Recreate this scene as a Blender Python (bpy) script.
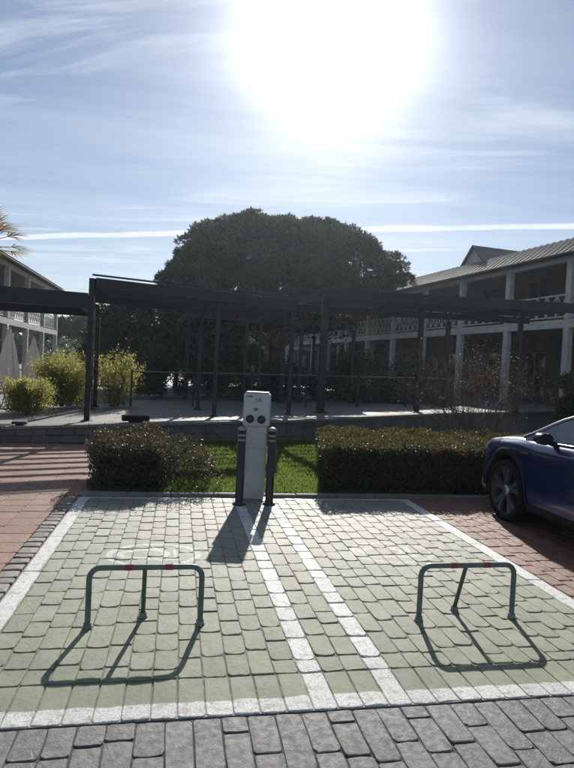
import bpy, math, random
import numpy as np
from mathutils import Vector, Matrix
R = math.radians
random.seed(7); rng = np.random.default_rng(7)
for o in list(bpy.data.objects): bpy.data.objects.remove(o)
scene = bpy.context.scene
col = scene.collection

# ------------------------------------------------------------------ camera
cam_d = bpy.data.cameras.new('camera'); cam = bpy.data.objects.new('camera', cam_d); col.objects.link(cam)
cam_d.sensor_fit = 'VERTICAL'; cam_d.sensor_height = 24.0; cam_d.lens = 24.0 * 580 / 768
cam_d.clip_start = 0.05; cam_d.clip_end = 3000
YAW, PITCH, ROLL, EYE = R(10.54), R(-1.642), R(2.862), 1.6
fw = Vector((math.sin(YAW) * math.cos(PITCH), math.cos(YAW) * math.cos(PITCH), math.sin(PITCH)))
r0 = Vector((math.cos(YAW), -math.sin(YAW), 0)); u0 = r0.cross(fw)
rt = r0 * math.cos(ROLL) + u0 * math.sin(ROLL); up = -r0 * math.sin(ROLL) + u0 * math.cos(ROLL)
m = Matrix((rt, up, -fw)).transposed().to_4x4(); m.translation = (0, 0, EYE); cam.matrix_world = m
scene.camera = cam
scene.render.resolution_x, scene.render.resolution_y = 765, 1024

# ------------------------------------------------------------------ sky, sun, exposure
SUN_EL, SUN_AZ = R(30.2), R(13.0)
SUN = Vector((math.sin(SUN_AZ) * math.cos(SUN_EL), math.cos(SUN_AZ) * math.cos(SUN_EL), math.sin(SUN_EL)))
scene.view_settings.view_transform = 'Standard'; scene.view_settings.look = 'None'
scene.view_settings.exposure = 0.24; scene.view_settings.gamma = 1.0
SKY_STRENGTH = 0.068
HAZE = 0.0006

class NT:
    """tiny node-tree helper"""
    def __init__(s, tree): s.t = tree; s.n = tree.nodes; s.l = tree.links
    def new(s, kind, **kw):
        n = s.n.new(kind)
        for k, v in kw.items(): setattr(n, k, v)
        return n
    def put(s, sock, v):
        if v is None: return
        if isinstance(v, bpy.types.NodeSocket): s.l.new(v, sock)
        else: sock.default_value = v
    def math(s, op, a, b=None, c=None, clamp=False):
        n = s.new('ShaderNodeMath', operation=op, use_clamp=clamp)
        s.put(n.inputs[0], a); s.put(n.inputs[1], b); s.put(n.inputs[2], c); return n.outputs[0]
    def vmath(s, op, a, b=None):
        n = s.new('ShaderNodeVectorMath', operation=op); s.put(n.inputs[0], a); s.put(n.inputs[1], b)
        return n.outputs['Value'] if op in ('DOT_PRODUCT', 'LENGTH', 'DISTANCE') else n.outputs[0]
    def mix(s, f, a, b, mode='MIX'):
        n = s.new('ShaderNodeMix', data_type='RGBA', blend_type=mode)
        s.put(n.inputs[0], f); s.put(n.inputs[6], a); s.put(n.inputs[7], b); return n.outputs[2]
    def noise(s, vec, scale, detail=4, rough=.55, dist=0):
        n = s.new('ShaderNodeTexNoise'); s.put(n.inputs['Vector'], vec); n.inputs['Scale'].default_value = scale
        n.inputs['Detail'].default_value = detail; n.inputs['Roughness'].default_value = rough
        n.inputs['Distortion'].default_value = dist; return n.outputs['Fac']
    def step(s, v, a, b, lo=0., hi=1.):
        n = s.new('ShaderNodeMapRange', interpolation_type='SMOOTHSTEP')
        s.put(n.inputs[0], v); s.put(n.inputs[1], a); s.put(n.inputs[2], b); n.inputs[3].default_value = lo; n.inputs[4].default_value = hi
        return n.outputs[0]
    def comb(s, x, y, z):
        n = s.new('ShaderNodeCombineXYZ'); s.put(n.inputs[0], x); s.put(n.inputs[1], y); s.put(n.inputs[2], z); return n.outputs[0]
    def sep(s, v):
        n = s.new('ShaderNodeSeparateXYZ'); s.put(n.inputs[0], v); return n.outputs

world = bpy.data.worlds.new('World'); scene.world = world; world.use_nodes = True
w = NT(world.node_tree); w.n.clear()
geo = w.new('ShaderNodeTexCoord'); dirv = geo.outputs['Generated']
sky = w.new('ShaderNodeTexSky', sky_type='NISHITA'); sky.sun_disc = False
sky.sun_elevation = SUN_EL; sky.sun_rotation = SUN_AZ; sky.air_density = 1.0; sky.dust_density = 0.3; sky.ozone_density = 2.8
x, y, z = w.sep(dirv)
zc = w.math('MAXIMUM', z, 0.04)
px = w.math('DIVIDE', x, zc); py = w.math('DIVIDE', y, zc)
# cirrus streaks, lying on a high flat layer of air
flat = w.comb(w.math('MULTIPLY', px, .32), w.math('ADD', w.math('MULTIPLY', py, 1.35), w.math('MULTIPLY', px, .45)), 0.)
c1 = w.noise(flat, 1.7, 7, .62, .9)
c2 = w.noise(w.comb(w.math('MULTIPLY', px, .5), w.math('MULTIPLY', py, .5), 2.), 1.1, 3, .5)
cir = w.math('MULTIPLY', w.step(c1, .42, .70), w.step(c2, .34, .58))
cir2 = w.math('MULTIPLY', w.step(w.noise(w.comb(w.math('MULTIPLY', px, .22), w.math('MULTIPLY', py, .9), 5.), 1.3, 5, .6, .4), .34, .74), .46)
cir = w.math('MAXIMUM', cir, cir2)
# a contrail: a straight line in the same layer
ax_, ay_, bx_, by_ = -1.39, 5.34, 2.443, 3.36
L_ = math.hypot(bx_ - ax_, by_ - ay_); nx_, ny_ = -(by_ - ay_) / L_, (bx_ - ax_) / L_
dd = w.math('ADD', w.math('MULTIPLY', w.math('SUBTRACT', px, ax_), nx_), w.math('MULTIPLY', w.math('SUBTRACT', py, ay_), ny_))
wob = w.math('MULTIPLY', w.math('SUBTRACT', w.noise(w.comb(px, py, 1.), 1.6, 3), .5), .16)
dd = w.math('ABSOLUTE', w.math('ADD', dd, wob))
con = w.math('MULTIPLY', w.step(dd, .03, .13, 1., 0.), w.step(w.noise(w.comb(px, py, 9.), 1.4, 4), .3, .6, .55, 1.))
con = w.math('MAXIMUM', con, w.math('MULTIPLY', w.step(dd, .0, .3, 1., 0.), .22))
# forward scattering in thin cloud and air round the sun
cosg = w.vmath('DOT_PRODUCT', dirv, tuple(SUN)); ang = w.math('ARCCOSINE', w.math('MINIMUM', cosg, .99999))
core = w.math('MULTIPLY', w.math('EXPONENT', w.math('MULTIPLY', w.math('POWER', w.math('DIVIDE', ang, .128), 2.6), -1.)), 1.15)
halo = w.math('MULTIPLY', w.math('EXPONENT', w.math('DIVIDE', ang, -.15)), .34)
wide = w.math('MULTIPLY', w.math('EXPONENT', w.math('DIVIDE', ang, -.5)), .04)
aur = w.math('ADD', w.math('ADD', core, halo), wide)
below = w.step(z, -.05, .03)
aur = w.math('MULTIPLY', w.math('MULTIPLY', aur, below), w.math('ADD', w.math('MULTIPLY', c1, .75), .43))
low = w.step(z, .08, .36, .20, 0.)
cl = w.math('MULTIPLY', w.math('MAXIMUM', w.math('ADD', w.math('MULTIPLY', cir, .60), low), w.math('MULTIPLY', con, 1.35, clamp=True)), w.step(z, .0, .12))
bg1 = w.new('ShaderNodeBackground'); w.put(bg1.inputs[0], sky.outputs[0]); bg1.inputs[1].default_value = SKY_STRENGTH
cloudc = w.new('ShaderNodeBackground'); cloudc.inputs[0].default_value = (.80, .86, .95, 1); cloudc.inputs[1].default_value = .88
mx = w.new('ShaderNodeMixShader'); w.put(mx.inputs[0], cl); w.l.new(bg1.outputs[0], mx.inputs[1]); w.l.new(cloudc.outputs[0], mx.inputs[2])
bg2 = w.new('ShaderNodeBackground'); bg2.inputs[0].default_value = (.97, .98, 1, 1); w.put(bg2.inputs[1], aur)
ad = w.new('ShaderNodeAddShader'); w.l.new(mx.outputs[0], ad.inputs[0]); w.l.new(bg2.outputs[0], ad.inputs[1])
out = w.new('ShaderNodeOutputWorld'); w.l.new(ad.outputs[0], out.inputs[0])

sun_d = bpy.data.lights.new('sun', 'SUN'); sun_d.energy = 5.0; sun_d.angle = R(.55); sun_d.color = (1, .95, .87)
sun = bpy.data.objects.new('sun', sun_d); col.objects.link(sun); sun.rotation_euler = (-SUN).to_track_quat('-Z', 'Y').to_euler()

# ------------------------------------------------------------------ object helpers
def tag(o, label=None, cat=None, group=None, kind=None):
    if label: o['label'] = label
    if cat: o['category'] = cat
    if group: o['group'] = group
    if kind: o['kind'] = kind
    return o
def empty(name, loc=(0, 0, 0), rz=0, **kw):
    o = bpy.data.objects.new(name, None); col.objects.link(o); o.location = loc; o.rotation_euler = (0, 0, rz)
    o.empty_display_size = .1
    return tag(o, **kw)
def link(name, me, parent=None, **kw):
    o = bpy.data.objects.new(name, me); col.objects.link(o)
    if parent: o.parent = parent
    return tag(o, **kw)
def kids(o): return [c for c in list(col.objects) if c.parent == o]
def copy_tree(o, parent=None, _k=None):
    if _k is None:
        _k = {}
        for c in col.objects:
            if c.parent: _k.setdefault(c.parent, []).append(c)
    c = o.copy(); col.objects.link(c); c.parent = parent
    for ch in _k.get(o, []): copy_tree(ch, c, _k)
    return c

class MB:
    def __init__(s): s.v = []; s.f = []; s.mi = []; s.smooth = []
    def add(s, vs, fs, mi=0, sm=False):
        b = len(s.v); s.v += [tuple(p) for p in vs]
        for f in fs: s.f.append([i + b for i in f]); s.mi.append(mi); s.smooth.append(sm)
    def box(s, x0, x1, y0, y1, z0, z1, mi=0, M=None):
        v = [Vector(p) for p in ((x0,y0,z0),(x1,y0,z0),(x1,y1,z0),(x0,y1,z0),(x0,y0,z1),(x1,y0,z1),(x1,y1,z1),(x0,y1,z1))]
        if M: v = [M @ p for p in v]
        s.add(v, [(3,2,1,0),(4,5,6,7),(0,1,5,4),(1,2,6,5),(2,3,7,6),(3,0,4,7)], mi)
    def bbox(s, x0, x1, y0, y1, z0, z1, b=.01, mi=0, M=None):
        """box with chamfered vertical edges and chamfered top and bottom"""
        def ring(i, z): 
            X0, X1, Y0, Y1 = x0+i, x1-i, y0+i, y1-i
            return [(X0+b,Y0,z),(X1-b,Y0,z),(X1,Y0+b,z),(X1,Y1-b,z),(X1-b,Y1,z),(X0+b,Y1,z),(X0,Y1-b,z),(X0,Y0+b,z)]
        rs = ring(b*.8, z0) + ring(0, z0+b) + ring(0, z1-b) + ring(b*.8, z1)
        rs = [Vector(p) for p in rs]
        if M: rs = [M @ p for p in rs]
        f = [tuple(range(7,-1,-1)), tuple(range(24,32))]
        for k in range(3):
            for i in range(8): f.append((k*8+i, k*8+(i+1)%8, k*8+8+(i+1)%8, k*8+8+i))
        s.add(rs, f, mi)
    def beam(s, a, b, wd, ht, mi=0):
        a, b = Vector(a), Vector(b); d = (b - a); L = d.length; d.normalize()
        side = d.cross(Vector((0, 0, 1)))
        if side.length < 1e-3: side = Vector((1, 0, 0))
        side.normalize(); u = side.cross(d)
        v = []
        for p in (a, b):
            for sx, sz in ((-1,-1),(1,-1),(1,1),(-1,1)): v.append(p + side * wd/2 * sx + u * ht/2 * sz)
        s.add(v, [(3,2,1,0),(4,5,6,7),(0,1,5,4),(1,2,6,5),(2,3,7,6),(3,0,4,7)], mi)
    def tube(s, pts, rad, n=8, mi=0, caps=True):
        pts = [Vector(p) for p in pts]; rad = rad if isinstance(rad, (list, tuple)) else [rad] * len(pts)
        vs = []; prev = None
        for i, p in enumerate(pts):
            d = (pts[min(i+1, len(pts)-1)] - pts[max(i-1, 0)])
            d = d.normalized() if d.length > 1e-9 else Vector((0, 0, 1))
            if prev is None: prev = Vector((0,0,1)).cross(d) if abs(d.z) < .95 else Vector((1,0,0))
            a = (prev - d * prev.dot(d)).normalized(); prev = a; b = d.cross(a)
            for k in range(n): t = 2*math.pi*k/n; vs.append(p + (a*math.cos(t) + b*math.sin(t)) * rad[i])
        f = []
        for i in range(len(pts)-1):
            for k in range(n): f.append((i*n+k, i*n+(k+1)%n, (i+1)*n+(k+1)%n, (i+1)*n+k))
        s.add(vs, f, mi, True)
        if caps:
            s.add(vs[:n], [tuple(range(n-1, -1, -1))], mi); s.add(vs[-n:], [tuple(range(n))], mi)
    def lathe(s, prof, n=20, M=None, mi=0):
        vs = []
        for r, z in prof:
            for k in range(n): t = 2*math.pi*k/n; vs.append(Vector((r*math.cos(t), r*math.sin(t), z)))
        if M: vs = [M @ p for p in vs]
        f = []
        for i in range(len(prof)-1):
            for k in range(n): f.append((i*n+k, i*n+(k+1)%n, (i+1)*n+(k+1)%n, (i+1)*n+k))
        s.add(vs, f, mi, True)
    def grid(s, rows, mi=0, sm=True, flip=False):
        n = len(rows[0]); vs = [p for r in rows for p in r]; f = []
        for i in range(len(rows)-1):
            for k in range(n-1):
                q = (i*n+k, i*n+k+1, (i+1)*n+k+1, (i+1)*n+k); f.append(q[::-1] if flip else q)
        s.add(vs, f, mi, sm)
    def mesh(s, name, mats):
        me = bpy.data.meshes.new(name); me.from_pydata(s.v, [], s.f)
        mats = mats if isinstance(mats, (list, tuple)) else [mats]
        for q in mats: me.materials.append(q)
        if len(mats) > 1: me.polygons.foreach_set('material_index', s.mi)
        me.polygons.foreach_set('use_smooth', s.smooth); me.update(); return me
    def build(s, name, mats, parent=None, **kw): return link(name, s.mesh(name, mats), parent, **kw)

def quads_mesh(name, V, mat):
    """V: (n,4,3) array of quads -> mesh"""
    n = len(V); me = bpy.data.meshes.new(name); me.vertices.add(n*4); me.loops.add(n*4); me.polygons.add(n)
    me.vertices.foreach_set('co', V.reshape(-1).astype(np.float32))
    me.loops.foreach_set('vertex_index', np.arange(n*4, dtype=np.int32))
    me.polygons.foreach_set('loop_start', np.arange(0, n*4, 4, dtype=np.int32))
    me.polygons.foreach_set('loop_total', np.full(n, 4, dtype=np.int32))
    me.materials.append(mat); me.update(calc_edges=True); return me
def unit(a): return a / np.maximum(np.linalg.norm(a, axis=-1, keepdims=True), 1e-9)
def leaves(P, D, length, width):
    """rhombus leaves at P pointing along D"""
    n = len(P); D = unit(D); S = unit(np.cross(D, rng.normal(size=(n, 3))))
    L = (length * rng.uniform(.65, 1.3, (n, 1))); W = (width * rng.uniform(.7, 1.25, (n, 1)))
    N = np.cross(D, S)
    return np.stack([P, P + D*L*.5 + S*W*.5 + N*L*.06, P + D*L, P + D*L*.5 - S*W*.5 + N*L*.06], 1)
def ball(n):  # random directions
    return unit(rng.normal(size=(n, 3)))

# ------------------------------------------------------------------ materials
MATS = {}
def mat(name, base, rough=.6, metal=0., var=.0, vscale=8., bump=0., bscale=60., spec=.5, coat=0., objvar=0., coord='Object', base2=None, emit=None):
    if name in MATS: return MATS[name]
    m_ = bpy.data.materials.new(name); m_.use_nodes = True; t = NT(m_.node_tree); p = t.n['Principled BSDF']
    tc = t.new('ShaderNodeTexCoord'); v = tc.outputs['Object']
    if coord == 'World': v = t.new('ShaderNodeNewGeometry').outputs['Position']
    c = (*base, 1)
    if base2 or var:
        b2 = (*(base2 or tuple(q*(1-var) for q in base)), 1)
        f = t.step(t.noise(v, vscale, 6, .6), .35, .65); c = t.mix(f, c, b2)
    if objvar:
        oi = t.new('ShaderNodeObjectInfo'); f = t.math('ADD', t.math('MULTIPLY', oi.outputs['Random'], objvar), 1 - objvar/2)
        vm = t.new('ShaderNodeVectorMath', operation='SCALE'); t.put(vm.inputs[0], c); t.put(vm.inputs['Scale'], f); c = vm.outputs[0]
    t.put(p.inputs['Base Color'], c); p.inputs['Roughness'].default_value = rough; p.inputs['Metallic'].default_value = metal
    p.inputs['Specular IOR Level'].default_value = spec
    if coat: p.inputs['Coat Weight'].default_value = coat; p.inputs['Coat Roughness'].default_value = .05
    if bump:
        bp = t.new('ShaderNodeBump'); bp.inputs['Strength'].default_value = bump; bp.inputs['Distance'].default_value = .01
        t.put(bp.inputs['Height'], t.noise(v, bscale, 5, .6)); t.l.new(bp.outputs[0], p.inputs['Normal'])
    MATS[name] = m_; return m_
def leaf_mat(name, c1, c2, trans=.35, rough=.45, scale=2.5, tcol=None, spec=.5):
    m_ = bpy.data.materials.new(name); m_.use_nodes = True; t = NT(m_.node_tree); p = t.n['Principled BSDF']
    g = t.new('ShaderNodeNewGeometry'); f = t.step(t.noise(g.outputs['Position'], scale, 4), .3, .7)
    rnd = g.outputs['Random Per Island']
    f = t.math('ADD', t.math('MULTIPLY', f, .6), t.math('MULTIPLY', rnd, .4))
    c = t.mix(f, (*c1, 1), (*c2, 1)); t.put(p.inputs['Base Color'], c); p.inputs['Roughness'].default_value = rough
    p.inputs['Specular IOR Level'].default_value = spec
    tr = t.new('ShaderNodeBsdfTranslucent'); tc_ = t.mix(.65, c, (*(tcol or tuple(q*1.6 for q in c1)), 1)); t.put(tr.inputs[0], tc_)
    mx_ = t.new('ShaderNodeMixShader'); mx_.inputs[0].default_value = trans
    t.l.new(p.outputs[0], mx_.inputs[1]); t.l.new(tr.outputs[0], mx_.inputs[2]); t.l.new(mx_.outputs[0], t.n['Material Output'].inputs[0])
    MATS[name] = m_; return m_

# layout of the bays (metres; x across the bays, y away from the road)
BX0, BX1, BY0, BY1 = -1.07, 2.93, 2.60, 6.93
def paint_material(name, joint=False):
    """stone pavers with worn green bay paint, white bay lines and a worn white pictogram in each bay"""
    m_ = bpy.data.materials.new(name); m_.use_nodes = True; t = NT(m_.node_tree); p = t.n['Principled BSDF']
    g = t.new('ShaderNodeNewGeometry'); P = g.outputs['Position']
    wv = t.new('ShaderNodeTexNoise'); wv.inputs['Scale'].default_value = 9; wv.inputs['Detail'].default_value = 4; t.l.new(P, wv.inputs['Vector'])
    off = t.vmath('SUBTRACT', wv.outputs['Color'], (.5, .5, .5))
    sc = t.new('ShaderNodeVectorMath', operation='SCALE'); t.put(sc.inputs[0], off); sc.inputs['Scale'].default_value = .035
    Q = t.vmath('ADD', P, sc.outputs[0]); X, Y, Z = t.sep(Q)
    def band(v, a, b, e=.006):
        return t.math('MULTIPLY', t.step(v, a - e, a + e), t.step(v, b - e, b + e, 1., 0.))
    ln = band(X, -1.065, -.95)
    for a, b in ((.69, .81), (1.07, 1.19), (2.80, 2.92)): ln = t.math('MAXIMUM', ln, band(X, a, b))
    # the centre lines stop at the front line
    ln = t.math('MAXIMUM', ln, band(Y, 2.60, 2.715)); ln = t.math('MAXIMUM', ln, band(Y, 6.86, 6.93))
    # pictograms: a worn ring with a small car-like outline and bars in it
    def ell(cx, cy, a, b):
        u = t.math('DIVIDE', t.math('SUBTRACT', X, cx), a); v = t.math('DIVIDE', t.math('SUBTRACT', Y, cy), b)
        return t.math('SQRT', t.math('ADD', t.math('MULTIPLY', u, u), t.math('MULTIPLY', v, v)))
    def ring(cx, cy, a, b, wd):
        return t.step(t.math('ABSOLUTE', t.math('SUBTRACT', ell(cx, cy, a, b), 1.)), wd, wd * 1.6, 1., 0.)
    def bar(cx, cy, hx, hy): return t.math('MULTIPLY', band(X, cx-hx, cx+hx), band(Y, cy-hy, cy+hy))
    lg = None
    for cx, k in ((-.14, .62), (1.93, .40)):
        cy = 4.86
        s = ring(cx, cy, .36, .27, .055)
        for q in (ring(cx-.09, cy+.02, .19, .11, .13), bar(cx+.05, cy-.12, .17, .017), bar(cx+.08, cy+.14, .13, .015), bar(cx+.17, cy+.02, .015, .11)):
            s = t.math('MAXIMUM', s, q)
        s = t.math('MULTIPLY', s, k); lg = s if lg is None else t.math('MAXIMUM', lg, s)
    wear_l = t.step(t.noise(P, 34, 6, .72), .38, .52, .15 if not joint else .0, 1.)
    wearw = t.step(t.noise(P, 16, 6, .75), .34, .52, .35, 1.)
    lnm = t.math('MULTIPLY', ln, t.math('MULTIPLY', wearw, t.step(t.noise(P, 90, 3, .7), .38, .50, .35, 1.)))
    lg = t.math('MULTIPLY', lg, wear_l)
    white = t.math('MAXIMUM', lnm, lg)
    oi = t.new('ShaderNodeObjectInfo'); rnd = oi.outputs['Random']
    # bare stone under the paint
    n1 = t.step(t.noise(P, 5, 6, .65), .3, .7)
    stone = t.mix(n1, (.205, .195, .18, 1), (.30, .29, .27, 1))
    # green paint, worn in patches; paler towards the back, sun sheen mixed into colour
    n2 = t.step(t.noise(P, 3.0, 5, .6), .3, .7); n3 = t.noise(P, 120, 4, .7)
    green = t.mix(n2, (.175, .192, .118, 1), (.235, .250, .168, 1))
    Pn = t.sep(P)
    sheen_wear = t.math('ADD', t.step(Pn[1], 3.2, 6.0, .0, .75), t.math('MULTIPLY', t.math('SUBTRACT', t.noise(P, 2.2, 5, .65), .5), 1.1), clamp=True)
    thin = t.math('MULTIPLY', sheen_wear, t.step(n3, .35, .6, .4, 1.), clamp=True)
    c = t.mix(thin, green, t.mix(.45, stone, (.37, .365, .325, 1)))
    c = t.mix(t.step(t.noise(P, 190, 5, .8), .52, .64, 0., .60), c, t.mix(.5, c, (.10, .10, .08, 1)))   # grit and pits
    c = t.mix(white, c, t.mix(t.noise(P, 25, 4, .6), (.58, .58, .565, 1), (.76, .76, .75, 1)))
    f = t.math('ADD', t.math('MULTIPLY', rnd, .22), .89)
    vm = t.new('ShaderNodeVectorMath', operation='SCALE'); t.put(vm.inputs[0], c); t.put(vm.inputs['Scale'], f); c = vm.outputs[0]
    if joint: 
        sandy = t.step(t.noise(P, 8, 5, .7), .42, .60)
        c = t.mix(t.math('MULTIPLY', t.step(t.noise(P, 150, 4, .7), .45, .6), t.math('MULTIPLY', sandy, .9)), t.mix(.45, c, (.085, .08, .065, 1)), (.42, .42, .39, 1))
    t.put(p.inputs['Base Color'], c)
    t.put(p.inputs['Roughness'], t.step(t.noise(P, 40, 4), .3, .7, .40 if not joint else .8, .60 if not joint else .95))
    bp = t.new('ShaderNodeBump'); bp.inputs['Strength'].default_value = .75; bp.inputs['Distance'].default_value = .006
    t.put(bp.inputs['Height'], t.math('ADD', t.math('MULTIPLY', t.noise(P, 260, 5, .75), 1.1), t.math('ADD', t.math('MULTIPLY', t.noise(P, 60, 4, .6), .5), t.math('MULTIPLY', t.noise(P, 13, 4, .55), 1.6))))
    t.l.new(bp.outputs[0], p.inputs['Normal']); MATS[name] = m_; return m_
def stone_material(name, ca, cb, stain=(.06, .055, .05), rough=(.5, .75), bump=.7, rv=.3, scale=5., bscale=110):
    m_ = bpy.data.materials.new(name); m_.use_nodes = True; t = NT(m_.node_tree); p = t.n['Principled BSDF']
    P = t.new('ShaderNodeNewGeometry').outputs['Position']; rnd = t.new('ShaderNodeObjectInfo').outputs['Random']
    c = t.mix(t.step(t.noise(P, scale, 6, .65), .3, .7), (*ca, 1), (*cb, 1))
    c = t.mix(t.step(t.noise(P, scale*9, 5, .75), .58, .72, 0., .5), c, (*stain, 1))
    c = t.mix(t.step(t.noise(P, .9, 4, .6), .45, .72, 0., .35), c, t.mix(.5, c, (*stain, 1)))
    vm = t.new('ShaderNodeVectorMath', operation='SCALE'); t.put(vm.inputs[0], c)
    t.put(vm.inputs['Scale'], t.math('ADD', t.math('MULTIPLY', rnd, rv), 1-rv/2)); t.put(p.inputs['Base Color'], vm.outputs[0])
    t.put(p.inputs['Roughness'], t.step(t.noise(P, 30, 4), .3, .7, *rough))
    bp = t.new('ShaderNodeBump'); bp.inputs['Strength'].default_value = bump; bp.inputs['Distance'].default_value = .006
    t.put(bp.inputs['Height'], t.math('ADD', t.noise(P, bscale, 6, .7), t.math('MULTIPLY', t.noise(P, 15, 3, .6), 1.2))); t.l.new(bp.outputs[0], p.inputs['Normal'])
    MATS[name] = m_; return m_
PAINT = paint_material('painted_stone'); PAINTJ = paint_material('painted_joint', True)
ROADM = stone_material('road_stone', (.082, .079, .083), (.115, .111, .115), rough=(.45, .7)); ROADJ = stone_material('road_joint', (.06, .055, .052), (.11, .10, .095), rough=(.85, .95))
TILEM = stone_material('terracotta_tile', (.215, .125, .09), (.275, .165, .122), stain=(.10, .07, .055), rough=(.6, .85), rv=.22, bump=.4); TILEJ = stone_material('tile_joint', (.10, .065, .05), (.14, .09, .07), rough=(.9, .95))
BRICKM = stone_material('brown_paver', (.175, .088, .06), (.235, .125, .088), stain=(.07, .05, .04), rough=(.5, .8), rv=.34); 
COBM = stone_material('grey_cobble', (.16, .135, .12), (.24, .21, .19), rough=(.55, .8), rv=.4)
WALLM = stone_material('wall_stone', (.085, .08, .072), (.13, .122, .11), rough=(.8, .95), rv=.25, scale=3)
COPEM = stone_material('coping_stone', (.15, .145, .135), (.22, .21, .20), rough=(.7, .9), rv=.2)
DARK = mat('dark_steel', (.018, .019, .022), .5, .3, var=.3, bump=.15)
WHITE = mat('white_timber_paint', (.60, .58, .55), .55, var=.22, vscale=3, bump=.2)
GLASS = mat('dark_glass', (.012, .015, .018), .06, spec=.8)

# ------------------------------------------------------------------ ground, road and paved areas
def slab(name, x0, x1, y0, y1, z, m_, **kw):
    b = MB(); b.add([(x0,y0,z),(x1,y0,z),(x1,y1,z),(x0,y1,z)], [(0,1,2,3)]); return b.build(name, m_, kind='structure', **kw)
EARTH = stone_material('earth', (.10, .085, .06), (.15, .125, .09), rough=(.9, 1.), scale=1.2)
b = MB(); b.add([(-400,-400,-.06),(400,-400,-.06),(400,400,-.06),(-400,400,-.06)], [(0,1,2,3)]); b.build('ground', EARTH, kind='structure')

def paver_mesh(name, lx, ly, m_, arch=.03, jit=.003, dome=.0012, bev=.008, seed=0, depth=.04):
    """one paving stone, centre at origin, near edge (-y) rounded, top about z=0"""
    rr = random.Random(seed); hx, hy = lx/2, ly/2; j = lambda: rr.uniform(-jit, jit)
    c = arch * rr.uniform(.25, 1.15)
    o = [(-hx+c, -hy-.2*c), (0, -hy-.32*c), (hx-c, -hy-.2*c), (hx-.25*c, -hy+.25*c), (hx, -hy+c), (hx, 0), (hx, hy-.012), (hx-.012, hy), (0, hy), (-hx+.012, hy), (-hx, hy-.012), (-hx, 0), (-hx, -hy+c), (-hx+.25*c, -hy+.25*c)]
    o = [(x_+j(), y_+j()) for x_, y_ in o]; n = len(o); v = []
    for f_, z_ in ((0, -depth), (0, -.005), (bev*.3, -.0015), (bev*.9, 0)):
        for x_, y_ in o:
            L = math.hypot(x_, y_); k = 1 - f_ / L; zz = z_ + (rr.uniform(-.0012, .0012) if z_ > -.01 else 0)
            v.append((x_*k, y_*k, zz))
    v.append((rr.uniform(-.02,.02), rr.uniform(-.02,.02), dome))
    f = []
    for k in range(3):
        for i in range(n): f.append((k*n+i, k*n+(i+1)%n, k*n+n+(i+1)%n, k*n+n+i))
    for i in range(n): f.append((3*n+i, 3*n+(i+1)%n, 4*n))
    me = bpy.data.meshes.new(name); me.from_pydata(v, [], f); me.materials.append(m_)
    me.update(); return me
VARS = {}
def variants(key, lx, ly, m_, n=12, **kw):
    if key not in VARS: VARS[key] = [paver_mesh(key, lx, ly, m_, seed=hash_(key)+i, **kw) for i in range(n)]
    return VARS[key]
def hash_(s): return sum(ord(c)*(i+3) for i, c in enumerate(s))
def pave_columns(parent, name, cols, y0, y1, lo, hi, key, m_, gap=.010, z=0., tilt=.9, base=(.2, .25), ycut=None, limit=295, lift=.0, stuffname=None, order_near=True, arch=.03, **kw):
    """columns of stones running away from the road; each stone an object, the farthest past the limit joined"""
    vs = variants(key, base[0], base[1], m_, arch=arch, **kw); items = []
    for (x0, x1) in cols:
        y = y0
        first = True
        while y < y1 - .06:
            L = random.uniform(lo, hi) * (random.uniform(.45, 1) if first else 1); first = False
            if y + L > y1 - .09: L = y1 - y
            items.append(((x0+x1)/2, y + L/2, (x1-x0) - gap*.32, L - gap)); y += L
    items.sort(key=lambda q: (q[0]-.3)**2 + q[1]**2)
    rest = MB()
    for i, (cx, cy, sx, sy) in enumerate(items):
        me = random.choice(vs); T = R(tilt)
        rot = (random.gauss(-.9*T, T*.6), random.gauss(0, T*.5), random.gauss(0, R(.35)))
        zz = z + random.uniform(-.0015, .0015)
        if i < limit:
            o = link(name, me, parent); o.location = (cx, cy, zz); o.rotation_euler = rot; o.scale = (sx/base[0], sy/base[1], 1)
        else:
            M = Matrix.Translation((cx, cy, zz)) @ Matrix.Rotation(rot[0], 4, 'X') @ Matrix.Diagonal((sx/base[0], sy/base[1], 1, 1))
            rest.add([M @ v_.co for v_ in me.vertices], [tuple(p_.vertices) for p_ in me.polygons], 0, True)
    if rest.v: rest.build(stuffname or name + '_rest', m_, parent, kind='stuff')

def cols(x0, x1, n, j=.006):
    e = [x0 + (x1-x0)*i/n + (random.uniform(-j, j) if 0 < i < n else 0) for i in range(n+1)]; return list(zip(e[:-1], e[1:]))
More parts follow.
